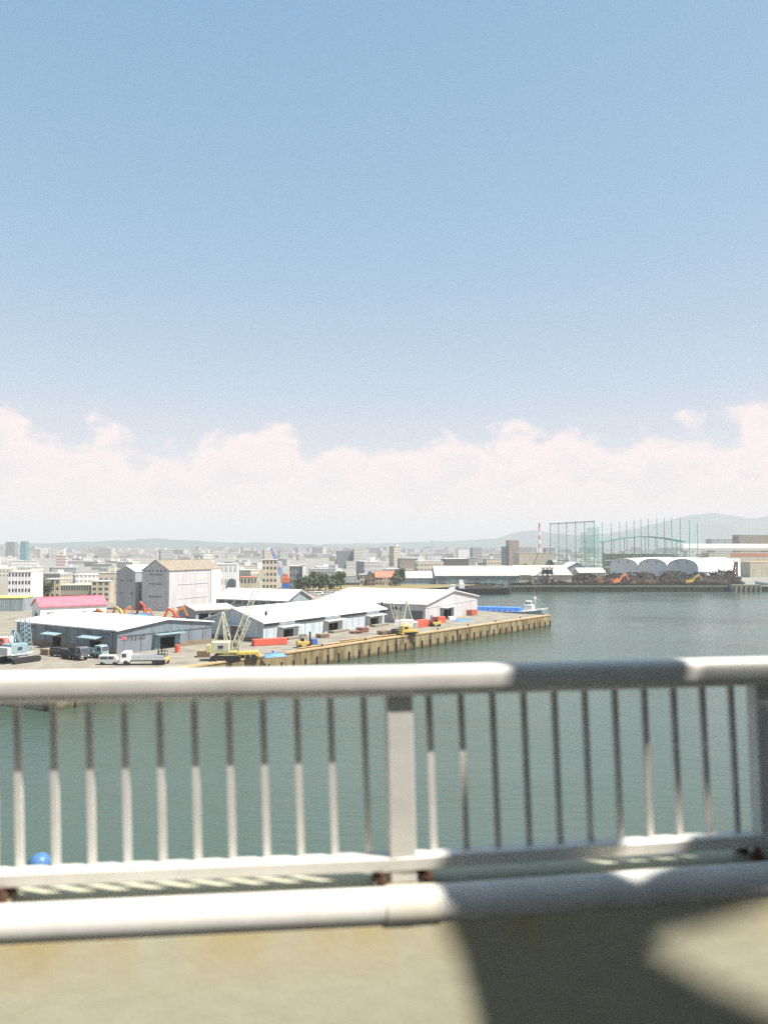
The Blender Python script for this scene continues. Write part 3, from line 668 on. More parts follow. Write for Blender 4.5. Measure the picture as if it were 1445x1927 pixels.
crawler_crane('crawler_crane', 'cream crawler crane with lattice boom beside the yellow chassis on the quay', q, 0.0, cream_paint, cream_paint, pale_yellow,
              (tl.x, 1.5, tl.z), (-1.0, 0, 9.6), second=(4.3, .6, 8.2))
q = G(757,1194); tipw = AT(722,1080,q.y+2); tl = tipw - q
t = crawler_crane('crawler_crane', 'cream crawler crane with thin lattice boom at the quay edge by the warehouse corner', q, math.pi, white_steel, cream_paint, steel_grey,
              (-tl.x, 1.0, tl.z), (-1.2, 0, 8.8), second=(.9, .3, 7.6), boom_w=.9)
q = G(37,1246); tipw = AT(36,1168,q.y)
crawler_crane('crawler_crane', 'light blue crawler crane with upright lattice boom by the grey warehouse', q, R(60), lightblue_paint, lightblue_paint, steel_grey,
              (.8, -.3, 8.6), (-1.4, 0, 6.4), boom_w=1.7, ropes=False)

def excavator(name, label, loc, rz, paint, up=1.0, group=None, grab=False, sc_=1.0):
    t = thing(name, label, 'excavator', loc, rz, group)
    for s in (-1, 1):
        mb = track_mesh(4.2, .95, .6); mb.v = [(x, y+s*1.15, z) for x, y, z in mb.v]; mb.build('crawler_track', black_rubber, t)
    MB().bb(-1.0,1.0,-.85,.85,.45,1.05).build('undercarriage', dark_steel, t)
    MB().bb(-2.1,1.1,-1.3,1.3,1.06,2.0).bb(-2.0,-.3,-1.28,1.28,2.0,2.45).build('house', paint, t, bevel=.08)
    c = MB().extr([(.1,.3,2.0),(1.3,.3,2.0),(1.35,.3,2.6),(1.0,.3,3.1),(.1,.3,3.1)], (0,.95,0)).build('cab', paint, t)
    piece('window', glass_dark, c, .25,.95,1.253,1.28,2.3,2.95); piece('window', glass_dark, c, 1.33,1.37,.4,1.15,2.15,2.6)
    p1 = Vector((1.0,0,1.7)); p2 = Vector((2.6,0,4.6*up)); p3 = Vector((4.4,0,5.2*up)); p4 = Vector((5.6,0,2.6*up)); 
    MB().bar(p1, p2, .7, 1.0, (0,1,0)).bar(p2-Vector((.15,0,.2)), p3, .65, .85, (0,1,0)).build('boom', paint, t)
    MB().bar(p3+Vector((-.3,0,.4)), p4, .5, .7, (0,1,0)).build('stick', paint, t)
    MB().tube((1.3,.3,1.5), (2.5,.3,3.7*up), .09, n=8).tube(p2+Vector((.3,0,.6)), p3+Vector((-.2,0,.5)), .08, n=8).build('hydraulic_ram', steel_grey, t)
    if grab:
        for s in (-1, 1): MB().extr([(5.5,-.5,2.5*up),(5.5+s*.9,-.5,1.8*up),(5.5+s*.5,-.5,1.1*up),(5.5,-.5,1.4*up)], (0,1,0)).build('grab_jaw', dark_steel, t)
    else:
        MB().extr([(5.4,-.6,2.7*up),(6.1,-.6,2.3*up),(5.9,-.6,1.5*up),(5.0,-.6,1.4*up),(5.1,-.6,2.1*up)], (0,1.2,0)).build('bucket', dark_steel, t)
    t.scale = (sc_, sc_, sc_); return t
def ex_at(px, ytop, Y, rz, paint, label, up=1.0, sc_=1.0, group=None, grab=False, base=4.0):
    p = AT(px, ytop, Y); return excavator('excavator', label, (p.x, Y, base), rz, paint, up, group, grab, sc_)
ex_at(180,1143,243, R(10), orange_paint, 'bright orange excavator against the white shed wall', 0.95, 0.82)
ex_at(205,1140,246, R(170), orange_paint, 'orange excavator with folded arm facing the pink-roofed shed', 1.04, 0.86)
ex_at(222,1139,252, R(20), orange_paint, 'orange excavator parked before the narrow grey block', 1.09, 0.86)
ex_at(238,1137,249, R(165), yellow_paint, 'yellow excavator between orange ones behind the warehouse roof', 1.14, 0.86)
ex_at(258,1139,247, R(5), orange_paint, 'orange excavator under the gap between the two storage blocks', 1.04, 0.86)
ex_at(280,1130,250, R(150), darkred_paint, 'dark red excavator with raised arm before the tall storage block', 1.42, 0.86)
ex_at(305,1138,252, R(15), yellow_paint, 'slim yellow excavator at the corner of the tall storage block', 1.14, 0.78)
ex_at(322,1137,246, R(8), orange_paint, 'red-orange excavator with raised arm against the white block wall', 1.19, 0.86)
ex_at(339,1139,246, R(175), red_paint, 'red excavator reaching down beside the white block wall', 1.09, 0.86)

def forklift(label, loc, rz, s=1.0, load=None):
    t = thing('forklift', label, 'forklift', loc, rz)
    MB().bb(-1.3,.9,-.65,.65,.35,1.15).bb(-1.4,-.75,-.6,.6,.4,1.35).build('body', yellow_paint, t, bevel=.06)
    mb = MB()
    for y in (-.55,.55): mb.bar((.6,y,1.1), (.35,y,2.3), .08).bar((-.8,y,1.3), (-.7,y,2.3), .08)
    mb.bb(-.8,.45,-.62,.62,2.3,2.38).build('overhead_guard', dark_steel, t)
    MB().bb(-.5,0,-.3,.3,1.15,1.7).build('seat', black_rubber, t)
    for y in (-.35,.35): MB().bb(1.05,1.2,y-.07,y+.07,.15,2.9).build('mast', dark_steel, t)
    MB().bb(1.2,1.28,-.5,.5,.5,1.0).build('carriage', dark_steel, t)
    for y in (-.3,.3): MB().bb(1.28,2.4,y-.06,y+.06,.5,.56).build('fork', dark_steel, t)
    for x in (-.9,.7):
        for y in (-.6,.6): MB().tube((x,y-.12,.35), (x,y+.12,.35), .35, n=14).build('wheel', black_rubber, t)
    t.scale = (s,s,s); return t
q = G(572,1219); forklift('large yellow and black forklift lifting a blue crate near the quay edge', q, R(20), 1.25)
def crate(label, loc, d, rz, m, lid=None):
    t = thing('crate', label, 'crate', loc, rz); MB().bb(-d[0]/2,d[0]/2,-d[1]/2,d[1]/2,0,d[2]).build('body', m, t, bevel=.03)
    for x in (-.3,.3): piece('batten', lid or trim_dark, t, x*d[0]-.05, x*d[0]+.05, -d[1]/2-.05, -d[1]/2-.003, .05, d[2]-.05)
    return t
c_, s_ = math.cos(R(20)), math.sin(R(20)); crate('blue crate held on the forks of the large forklift', (q.x+2.4*c_, q.y+2.4*s_, 4.72), (1.3,1.2,1.2), R(20), blue_paint)
q = G(819,1179); forklift('yellow forklift in front of the red tarpaulin', q, R(200), 1.15)
q = G(306,1250); forklift('dark forklift behind the white flatbed truck', q, R(-100), 1.1)

def truck(label, loc, rz, cabm, bedm, L=8.0):
    t = thing('flatbed_truck', label, 'truck', loc, rz)
    c = MB().extr([(L/2-1.9,-1.1,.6),(L/2,-1.1,.6),(L/2+.05,-1.1,1.5),(L/2-.2,-1.1,2.5),(L/2-.5,-1.1,2.7),(L/2-1.9,-1.1,2.7)], (0,2.2,0)).build('cab', cabm, t, bevel=.07)
    for y in (-1.12, 1.105): piece('window', glass_dark, c, L/2-1.2, L/2-.35, y, y+.015, 1.6, 2.3)
    MB().extr([(L/2+.055,-.95,1.55),(L/2+.055,.95,1.55),(L/2-.18,.95,2.42),(L/2-.18,-.95,2.42)], (.02,0,.005)).build('windscreen', glass_dark, c)
    for y in (-.8,.8): piece('headlight', trim_white, c, L/2+.02, L/2+.07, y-.15, y+.15, .8, 1.0)
    MB().bb(-L/2,L/2-2.0,-1.1,1.1,.8,1.0).build('chassis', dark_steel, t)
    b = MB().bb(-L/2,L/2-2.05,-1.15,1.15,1.0,1.15).build('load_bed', bedm, t)
    for y in (-1.15, 1.11):
        for k in range(3): w = (L-2.1)/3; piece('side_board', bedm, b, -L/2+k*w+.03, -L/2+(k+1)*w-.03, y, y+.04, 1.16, 2.0)
    for x in (-L/2+.9, -L/2+2.0, L/2-1.1):
        for y in (-.95,.95): MB().tube((x,y-.16,.48), (x,y+.16,.48), .48, n=16).build('wheel', black_rubber, t)
    return t
q = G(270,1251); truck('white cab flatbed truck with grey drop sides on the quay', q, math.pi+R(4), white_steel, steel_grey, 8.6)
def van(label, loc, rz, m, L=3.6):
    t = thing('van', label, 'van', loc, rz)
    b = MB().extr([(-L/2,-.8,.4),(L/2,-.8,.4),(L/2,-.8,1.0),(L/2-.45,-.8,1.75),(L/2-.7,-.8,1.9),(-L/2,-.8,1.9)], (0,1.6,0)).build('body', m, t, bevel=.06)
    for y in (-.82,.805):
        piece('window', glass_dark, b, -L/2+.3,-.1,y,y+.015,1.15,1.65); piece('window', glass_dark, b, .05,L/2-.75,y,y+.015,1.15,1.65)
    for x in (-L/2+.6,L/2-.6):
        for y in (-.72,.72): MB().tube((x,y-.1,.33), (x,y+.1,.33), .33, n=14).build('wheel', black_rubber, t)
    return t
van('small silver van parked ahead of the white flatbed truck', G(205,1251), R(4), steel_grey)
van('dark van parked beside the shaded warehouse wall', G(112,1236), R(-30), dark_steel, 4.2)
van('white van near the light blue crane', G(12,1214), R(-20), white_steel, 4.0)
truck('dark flatbed truck standing before the shaded warehouse door', G(141,1241), R(-32), trim_dark, dark_steel, 6.5)
truck('teal flatbed truck at the second warehouse door', G(177,1238), R(-20), lightblue_paint, lightblue_paint, 5.6)
van('red car parked at the edge of the grey warehouse', G(3,1216), R(-20), red_paint, 3.6)
# yellow chassis and small stuff
def chassis(label, loc, rz, m, L):
    t = thing('crane_chassis', label, 'machine', loc, rz); MB().bb(-L/2,L/2,-1.2,1.2,.9,1.5).bb(-L/2+.2,-L/2+2.2,-1.1,1.1,1.5,2.6).build('body', m, t, bevel=.05)
    piece('window', glass_dark, t, -L/2+.6,-L/2+1.7,-1.13,-1.103,1.8,2.4)
    for x in (-L/2+1,-L/2+2.2,L/2-2.2,L/2-1):
        for y in (-1.0,1.0): MB().tube((x,y-.2,.5), (x,y+.2,.5), .5, n=14).build('wheel', black_rubber, t)
    for x in (-L/2-.1, L/2+.1): MB().bb(x-.25,x+.25,-1.9,1.9,.5,.85).build('outrigger', m, t)
    return t
chassis('yellow wheeled crane chassis at the foot of the cream crane', G(458,1240), R(12), yellow_paint, 6.2)
chassis('low yellow machine beside the thin-boomed crane', G(768,1196), R(25), yellow_paint, 4.5)
def box_pile(label, cat, loc, rz, L, W, h, m, ribs=8, name='container'):
    t = thing(name, label, cat, loc, rz); MB().bb(-L/2,L/2,-W/2,W/2,.08,h).build('body', m, t, bevel=.04)
    for k in range(ribs): x = -L/2 + (k+.5)*L/ribs; piece('rib', m, t, x-.06, x+.06, -W/2-.06, -W/2-.003, .12, h-.04)
    for x in (-L/2+.3, L/2-.3): piece('skid', dark_steel, t, x-.15, x+.15, -W/2+.02, W/2-.02, 0, .08)
    return t
box_pile('long low red container against the pale blue warehouse', 'container', G(507,1214), R(28), 8.2, 2.0, 1.5, red_paint, 10)
box_pile('red container beside the silver gabled warehouse door', 'container', G(791,1180), R(50), 7.0, 2.2, 2.0, red_paint, 8)
box_pile('short red container beyond the silver warehouse door', 'container', G(826,1172), R(50), 4.0, 2.2, 1.8, red_paint, 6)
box_pile('small brick red container at the far corner of the silver warehouse', 'container', G(888,1158), R(50), 3.4, 2.2, 1.9, mat('brick_red', (.42,.12,.08), .6, var=.2, scale=2), 5)
def tarp(label, loc, rz, L, W, h, m):
    t = thing('tarpaulin', label, 'tarpaulin', loc, rz); n, k = 14, 8; V = []; Fs = []; rnd = random.Random(int(L*100))
    for i in range(n+1):
        for j in range(k+1):
            x = -L/2+L*i/n; y = -W/2+W*j/k; e = min(i,n-i,j,k-j); V.append((x,y,.02 + (0 if e == 0 else h*min(1,e/2)*(1+rnd.uniform(-.25,.2)))))
    for i in range(n):
        for j in range(k): a = i*(k+1)+j; Fs.append((a,a+k+1,a+k+2,a+1))
    MB().add(V, Fs).build('sheet', m, t)
    for y in (-W*.25, W*.25): MB().bar((-L/2,y,h*1.12), (L/2,y,h*1.12), .06).build('lashing', trim_dark, t)
    return t
tarp('blue tarpaulin over a low pile near the cream crane', G(517,1236), R(28), 5.0, 1.6, .7, blue_sheet)
tarp('flat blue tarpaulin on the pier beyond the silver warehouse door', G(870,1168), R(35), 6.5, 3.5, .35, blue_sheet)
tarp('blue sheet over stores behind the low grey warehouse', (-69,236,4.0), R(20), 8, 5, 3.8, blue_sheet)
tarp('pale sheet bundle beside the silver warehouse door', G(849,1166), R(35), 2.6, 2.0, .9, trim_white)
def pallet_pile(label, loc, rz, m, n=4):
    t = thing('pallet_stack', label, 'pallets', loc, rz)
    for k in range(n):
        for y in (-.5,0,.5): piece('bearer', m, t, -.6,.6,y-.05,y+.05,k*.16,k*.16+.09)
        for j in range(5): x = -.5+j*.25; piece('slat', m, t, x-.09,x+.09,-.6,.6,k*.16+.093,k*.16+.125)
    t.scale = (2.2,2.2,2.2); return t
wood = mat('weathered_wood', (.30,.22,.14), .9, var=.25, scale=4); wood2 = mat('reddish_wood', (.34,.18,.14), .9, var=.25, scale=4)
pallet_pile('reddish pallet stack before the pale blue warehouse', G(682,1190), R(40), wood2)
pallet_pile('low reddish pallet stack next to a taller one before the pale blue warehouse', G(669,1192), R(30), wood2, 2)
pallet_pile('weathered pallet stack beside the thin-boomed crane', G(722,1194), R(35), wood, 3)
pallet_pile('weathered pallet stack between two warehouse doors', G(607,1200), R(35), wood, 3)
pallet_pile('weathered pallet stack between the grey warehouse and the cream crane', G(383,1236), R(15), wood, 4)
pallet_pile('weathered pallet stack beside the shaded warehouse wall', G(92,1232), R(-30), wood, 4)
def drum(label, loc, m):
    t = thing('drum', label, 'drum', loc); MB().tube((0,0,0),(0,0,1.6),.55,.55,16).build('body', m, t, smooth=True)
    for z in (.5,1.05,1.6): MB().tube((0,0,z-.04),(0,0,z+.03),.59,.59,16).build('hoop', m, t)
    return t
drum('red drum beside the grey warehouse doorway', G(334,1228), red_paint)
# handrail-like kerb timber stacks on the apron
for (x0,y0,x1,y1), lb in (((560,1224,700,1204),'rusty beam lying along the quay edge'),((640,1209,745,1197),'rusty beam on the apron before the thin-boomed crane')):
    a = G(x0,y0); b = G(x1,y1); t = thing('steel_beam', lb, 'beam', a, math.atan2(b.y-a.y, b.x-a.x)); L_ = (b-a).length
    MB().bb(0,L_,-.3,.3,0,.08).bb(0,L_,-.3,.3,.42,.5).bb(0,L_,-.06,.06,.08,.42).build('beam_section', coping_m, t)

# ------------------------------------------------------------------ boats
def hull(L, W, z0, z1, sheer, m, t, name='hull', blunt=.82, n=16):
    V = []; Fs = []
    for i in range(n+1):
        u = i/n; x = -L/2+L*u; w = W/2*(1 if u < blunt else math.sqrt(max(0,1-((u-blunt)/(1-blunt))**2))) + .02; zt = z1 + sheer*max(0,(u-.6)/.4)**2
        if u < .06: w *= .85
        V += [(x,-w*.75,z0),(x,-w,zt),(x,w,zt),(x,w*.75,z0)]
    for i in range(n):
        a = 4*i
        for k in range(4): b = (k+1) % 4; Fs.append((a+k,a+b,a+4+b,a+4+k))
    Fs += [(0,1,2,3),(4*n+3,4*n+2,4*n+1,4*n)]
    return MB().add(V, Fs).build(name, m, t)
b0 = AT(882,1150,314); b1 = AT(1030,1150,303); bd = math.atan2(b1.y-b0.y, b1.x-b0.x)
bt = thing('cargo_boat', 'white cargo boat with blue covered hold moored behind the pier', 'boat', ((b0.x+b1.x)/2,(b0.y+b1.y)/2,0), bd)
hull(30, 5.6, -.8, 3.2, 1.6, mat('boat_green', (.25,.32,.30), .5, var=.2), bt); hull(29.6, 5.4, 3.2, 3.5, 1.65, white_steel, bt, 'gunwale')
MB().extr([(-13.5,-2.4,3.5),(-13.5,2.4,3.5),(-13.5,2.0,4.9),(-13.5,-2.0,4.9)], (18.5,0,0)).build('hold_cover', blue_sheet, bt)
for k in range(9): piece('cover_rib', blue_paint, bt, -13+k*2.1, -12.8+k*2.1, -2.46, -2.3, 3.5, 4.6)
w_ = MB().bb(6.4,9.6,-1.6,1.6,3.5,6.0).bb(6.9,9.0,-1.2,1.2,6.0,7.4).build('wheelhouse', white_steel, bt, bevel=.1)
for y in (-.8,0,.8): piece('window', glass_dark, w_, 8.98,9.03,y-.3,y+.3,6.4,7.0)
for x in (7.2,8.2): piece('window', glass_dark, w_, x,x+.6,-1.24,-1.203,6.4,7.0)
MB().tube((10.2,0,3.5),(10.2,0,9.5),.09,.05,8).bar((10.2,-.9,8.2),(10.2,.9,8.2),.07).bar((10.2,0,9.0),(14.2,0,5.6),.05).build('mast', white_steel, bt)
MB().bb(11.0,12.6,-.7,.7,4.0,4.7).build('winch', steel_grey, bt)
def barge(label, p, L, W, rz, m, cargo=None, house=None):
    t = thing('barge', label, 'barge', p, rz); hull(L, W, -.8, 3.6, .8, m, t, blunt=.9)
    if cargo:
        n, k = 18, 6; V = []; Fs = []; rnd = random.Random(int(L*7))
        for i in range(n+1):
            for j in range(k+1):
                e = min(i,n-i,j*2,(k-j)*2); V.append((-L*.36+L*.62*i/n, -W*.4+W*.8*j/k, 3.62+min(e,4)*.45*rnd.uniform(.6,1.3)))
        for i in range(n):
            for j in range(k): a = i*(k+1)+j; Fs.append((a,a+k+1,a+k+2,a+1))
        MB().add(V, Fs).build('cargo_heap', cargo, t)
    if house:
        h = MB().bb(-L*.48,-L*.38,-W*.3,W*.3,3.6,6.2).bb(-L*.475,-L*.40,-W*.2,W*.2,6.2,8.4).build('deckhouse', house, t)
        for y in (-1,0,1): piece('window', glass_dark, h, -L*.40+.003,-L*.40+.05,y-.3,y+.3,6.9,7.8)
    for y in (-W*.44,W*.44): MB().tube((L*.44,y,3.7),(L*.44,y,4.9),.25,n=8).build('bitt', dark_steel, t)
    return t
p = G(912,1119,0); barge('black scrap barge with white deckhouse at the far quay', p, 31, 7.5, R(2), dark_steel, scrap_dark, white_steel)
p = G(846,1118,0); tb = thing('tugboat', 'small white tugboat moored beside the silver warehouse roof', 'boat', (p.x+1,p.y-4,0), R(15))
hull(13, 4.2, -.6, 1.8, 1.0, white_steel, tb); h = MB().bb(-2,2.4,-1.3,1.3,1.8,3.8).bb(-.8,1.8,-1.0,1.0,3.8,5.6).build('wheelhouse', white_steel, tb, bevel=.08); MB().tube((-.2,0,5.6),(-.2,0,9),.08,n=8).build('mast', steel_grey, tb)
for x in (-.4,.5): piece('window', glass_dark, h, x,x+.6,-1.04,-1.003,4.5,5.2)
p = G(992,1122,0); bm_ = thing('mooring_mark', 'thin white marker pole standing in the water off the far quay', 'marker', (p.x,p.y-22,0)); MB().tube((0,0,-1),(0,0,.9),1.0,.8,12).build('float', white_steel, bm_); MB().tube((0,0,.9),(0,0,8),.14,.1,8).build('pole', wood, bm_)
p = G(1462,1111,0); wb = thing('work_boat', 'blue hulled work boat with pale upperworks at the far quay', 'boat', (p.x+2,p.y-3,0), R(178)); hull(34, 8, -.8, 2.6, 1.2, blue_paint, wb, blunt=.75); hull(33.6, 7.8, 2.6, 4.4, 1.4, lightblue_paint, wb, 'bulwark', .75)
h = MB().bb(-9,6,-2.6,2.6,4.4,7.6).bb(-3,4,-2.2,2.2,7.6,10.4).build('wheelhouse', white_steel, wb)
for k in range(7): piece('window', glass_dark, h, -8+k*1.9,-7+k*1.9,2.603,2.66,5.4,6.4)
MB().tube((-6,0,7.6),(-6,0,15),.2,.12,8).bar((-6,0,14),(-13,0,9),.15).build('derrick', orange_paint, wb)
# blue buoy on the water below the bridge
p = G(75,1634,0); by = thing('buoy', 'round bright blue buoy floating on the water below the bridge', 'buoy', p)
MB().ball((0,0,.35),.95,20,12,(1,1,.95)).build('float', mat('buoy_blue', (.06,.15,.30), .45, var=.12, scale=2), by, smooth=True)
MB().tube((0,0,-.15),(0,0,.05),.985,.985,24).build('collar', black_rubber, by); MB().tube((-.2,-.9,-.1),(.2,-.9,-.1),.07,.07,8).build('mooring_shackle', steel_grey, by)

# ------------------------------------------------------------------ far quay and scrap yard
fq = thing('far_quay_wall', 'dark sheet-pile quay wall below the scrap yard', 'quay wall', (48,SH,0))
MB().bb(0,420,-.8,-.003,-2.5,2.9).build('wall_face', dark_steel, fq)
for k in range(42): piece('sheet_pile', dark_steel, fq, k*10+.3, k*10+8.8, -1.15, -.8, -2, 2.4)
for k in range(21): piece('coping_stone', quay_concrete, fq, k*20+.05, k*20+19.95, -1.1, .6, 2.9, 3.62)
def heap(label, px, ytop, Y, w, dpt, m, seed, base=3.4):
    p = AT(px, ytop, Y); h = p.z - base; t = thing('scrap_heap', label, 'scrap', (p.x, Y, base), random.Random(seed).uniform(-.2,.2)); rnd = random.Random(seed)
    n, k = 26, 14; V = []; Fs = []
    for i in range(n+1):
        for j in range(k+1):
            x = i/n*2-1; y = j/k*2-1; r = min(1, math.sqrt(abs(x)**2.6 + abs(y)**2.6)); V.append((x*w/2+rnd.uniform(-.3,.3), y*dpt/2+rnd.uniform(-.3,.3), max(-.2, h*(1-r**2.2)*(.82+.18*math.sin(x*7+seed))*rnd.uniform(.78,1.12)) if r < 1 else -.2))
    for i in range(n):
        for j in range(k): a = i*(k+1)+j; Fs.append((a,a+k+1,a+k+2,a+1))
    MB().add(V, Fs).build('heap_body', m, t); mb = MB()
    for q_ in range(90):
        x = rnd.uniform(-.85,.85); y = rnd.uniform(-.85,.3); r = min(1, math.sqrt(abs(x)**2.6+abs(y)**2.6)); z = h*(1-r**2.2)*.92
        mb.box((x*w/2,y*dpt/2,z), (rnd.uniform(.3,2.2),rnd.uniform(.2,.8),rnd.uniform(.15,.8)), rnd.uniform(0,3), rnd.uniform(-.7,.7))
    tag(mb.build('scrap_pieces', scrap_rust if seed % 4 == 3 else scrap_dark, t), kind='stuff'); return t
heap('black scrap heap beside the cream-roofed warehouse end', 1062, 1083, 528, 26, 14, scrap_dark, 2)
heap('dark scrap heap below the small white-roofed shed', 1100, 1079, 533, 24, 14, scrap_dark, 4)
heap('low brown scrap heap in front of the orange grab machine', 1135, 1087, 524, 18, 9, scrap_rust, 3)
heap('broad black scrap heap below the vaulted warehouse', 1200, 1076, 538, 40, 16, scrap_dark, 6)
heap('rusty brown scrap heap before the black one', 1214, 1092, 521, 22, 7, scrap_rust, 7)
heap('tall black scrap heap below the last vault', 1262, 1073, 540, 36, 16, scrap_dark, 8)
heap('black scrap heap around the yellow grab machine', 1325, 1076, 538, 34, 16, scrap_dark, 10)
heap('black scrap heap beside the mast at the quay end', 1362, 1074, 541, 26, 14, scrap_dark, 12)
heap('dull grey scrap heap behind the quay edge', 1290, 1094, 519, 40, 6, scrap_dark, 14)
heap('black stockpile below the orange grab machine', 1165, 1078, 534, 30, 12, scrap_dark, 16)
heap('long low black stockpile along the front of the teal warehouse', 905, 1098, 512.5, 34, 6, scrap_dark, 18)
heap('low black stockpile before the cream warehouse end', 985, 1097, 511.5, 22, 4, scrap_dark, 20)
heap('low black stockpile at the foot of the loading gantry', 1045, 1093, 518, 20, 5, scrap_dark, 22)
ssw = thing('stockyard_barrier', 'black barrier wall along the edge of the scrap quay', 'wall', (98,511,3.4))
for k in range(30): piece('barrier_panel', scrap_dark, ssw, k*4.1+.05, k*4.1+4.0, 0, .6, 0, 2.0 + .5*math.sin(k*2.3))
excavator('scrap_grab_machine', 'orange grab machine standing on the black scrap heaps', AT(1160,1098,516)*1.0 + Vector((0,0,-.8)), R(10), orange_paint, .9, None, True, 1.45)
excavator('scrap_grab_machine', 'yellow grab machine half hidden among the scrap heaps', AT(1298,1097,517)*1.0 + Vector((0,0,-1.0)), R(-5), yellow_paint, .9, None, True, 1.35)
for o_ in bpy.data.objects:
    if o_.name.startswith('scrap_grab_machine'): o_.location.z = 3.4
# dark unloading frame and mast at the quay
p = AT(1030,1102,513); t = thing('loading_gantry', 'dark steel loading gantry with braced legs at the scrap quay', 'gantry', (p.x,513,3.4)); mb = MB()
for x in (-3.5,0,3.5):
    for y in (-2,2): mb.bar((x,y,0),(x*.7,y,11),.45)
for z in (4,7.5,11): mb.bar((-4,-2,z),(4,-2,z),.4).bar((-4,2,z),(4,2,z),.4)
mb.bar((-3.5,-2,0),(0,-2,7.5),.3).bar((3.5,-2,0),(0,-2,7.5),.3).build('frame', dark_steel, t); MB().bb(-3,3,-1.8,1.8,7.6,10).build('machinery_house', dark_steel, t)
MB().lattice((-2,-2,10),(-12,-2,2.5),.9,.6,8,.12).build('conveyor_boom', dark_steel, t)
MB().bar((1,0,11),(2.5,0,14.5),.3).build('mast_tip', dark_steel, t)
p = AT(1385,1102,514); t = thing('loading_mast', 'rusty brown leaning loading mast at the end of the scrap quay', 'mast', (p.x,514,3.4)); MB().lattice((-1,0,0),(.3,0,15),2.6,1.2,8,.28).build('mast_frame', scrap_rust, t); MB().lattice((0,0,2),(-11,0,10),.9,.6,8,.16).build('boom', scrap_rust, t); MB().bb(-2,2,-1.5,1.5,0,3).build('machinery_house', scrap_dark, t)
p = AT(1388,1107,511); t = thing('mooring_dolphin', 'pale yellowish concrete landing block at the end of the scrap quay', 'landing', (p.x+2,505,0)); MB().bb(-9,9,-2.4,2.0,-2,4.6).build('block', quay_concrete, t); 
for k in range(6): piece('fender', dark_steel, t, -8+k*3,-7.4+k*3,-2.8,-2.403,.2,3.8)

# ------------------------------------------------------------------ far warehouses
def gab(name, label, x0, x1, Y, dvec, W, h, rdg, axis, wm, rm, zb=3.4, ov=.6, L=None, **k):
    p = AT(x0, 1100, Y); d = Vector(dvec).normalized()
    if L is None:
        r = ray(x1, 1100); n = (r.x/r.y); L = (n*p.y - p.x)/(d.x - n*d.y)
    return Bld(name, label, (p.x, p.y), d, L, W, h, rdg, axis, wm, rm, zb=zb, ov=ov, **k)
w1 = gab('warehouse', 'long teal waterfront warehouse with cream ribbed roof behind the barge', 820, 976, 518, (1,.02), 34, 6.0, 5.6, 'x', wall_teal, cream_roof)
for k in range(7): w1.fp('x', 2+k*7.2, 6+k*7.2, .2, 4.4, .15, wall_teal if k % 3 else trim_dark, 'shutter')
gab('warehouse', 'cream walled warehouse end with broad beige roof', 977, 1075, 519.5, (1,.02), 40, 6.4, 5.5, 'x', wall_cream, cream_roof)
gab('warehouse', 'low white-roofed shed next to the teal waterfront warehouse', 750, 818, 521, (1,.02), 18, 4.6, 3.6, 'x', wall_slate, pale_roof)
h_ = gab('shed', 'cream low shed behind the loading gantry', 1000, 1042, 514.3, (1,.02), 4.4, 6.0, 0, 'x', wall_cream, pale_roof)
for k in range(4): h_.fp('x', 1.5+k*3.4, 3.2+k*3.4, 2.2, 3.8, .08, glass_dark, 'window')
gab('shed', 'small shed with white roof and dark triangular gable', 1060, 1112, 585, (1,.05), 20, 8, 5.2, 'y', wall_slate, white_roof)
gab('shed', 'dark roofed hut on the skyline of the beige roof', 1028, 1048, 575, (1,.05), 9, 9, 5.6, 'y', dark_roof, dark_roof)
gab('shed', 'pale shed with grey gable below the dark triangular gable', 1090, 1138, 556, (1,.05), 14, 7.0, 2.6, 'x', wall_cream, white_roof)
# vaulted warehouse: three barrel vaults with white skins
va = Vector((158,581)); vd = Vector((.8,-.6)).normalized(); vt = thing('vaulted_warehouse', 'blue-grey warehouse with three white barrel vaults behind the scrap yard', 'building', (158,581,3.4), math.atan2(vd.y, vd.x))
VW, VH, VR, VL = 20.0, 10.6, 5.2, 92.0
for k in range(3):
    pr = [(k*VW,0,0),(k*VW+VW-.04,0,0)] + [(k*VW+VW/2+math.cos(math.pi*i/14)*(VW/2-.02), 0, VH+math.sin(math.pi*i/14)*VR) for i in range(15)]
    MB().extr(pr[::-1], (0,VL,0)).build('vault_wall', ribbed('vault_grey', (.50,.54,.55), pitch=.9, streak=.1), vt)
    sk = MB(); out_ = [(k*VW+VW/2+math.cos(math.pi*i/14)*(VW/2-.03), VH+.02+math.sin(math.pi*i/14)*(VR+.05)) for i in range(15)]
    ou = [(k*VW+VW/2+math.cos(math.pi*i/14)*(VW/2-.03), VH+.02+math.sin(math.pi*i/14)*(VR+.05)+.4) for i in range(15)]
    V = [(x,-.35,z) for x,z in out_]+[(x,-.35,z) for x,z in ou]+[(x,VL+.4,z) for x,z in out_]+[(x,VL+.4,z) for x,z in ou]; Fs = []
    for i in range(14): Fs += [(i,i+1,i+16,i+15),(30+i,45+i,46+i,31+i),(15+i,16+i,46+i,45+i),(i,30+i,31+i,i+1)]
    sk.add(V, Fs).build('vault_roof', white_roof, vt)
    for x in (6.5,13): MB().tube((k*VW+x,-.2,VH+3.2),(k*VW+x,-.003,VH+3.2),.55,n=12).build('vent', trim_dark, vt)
for k in range(12): piece('window', glass_dark, vt, 60.0,60.08,3+k*7.4,6.2+k*7.4,4.6,7.2)
MB().bb(46,60,VL+.5,VL+16,0,15).build('side_block', wall_white, vt); MB().bb(60.1,66,12,50,0,4.5).build('annex', wall_silver, vt)

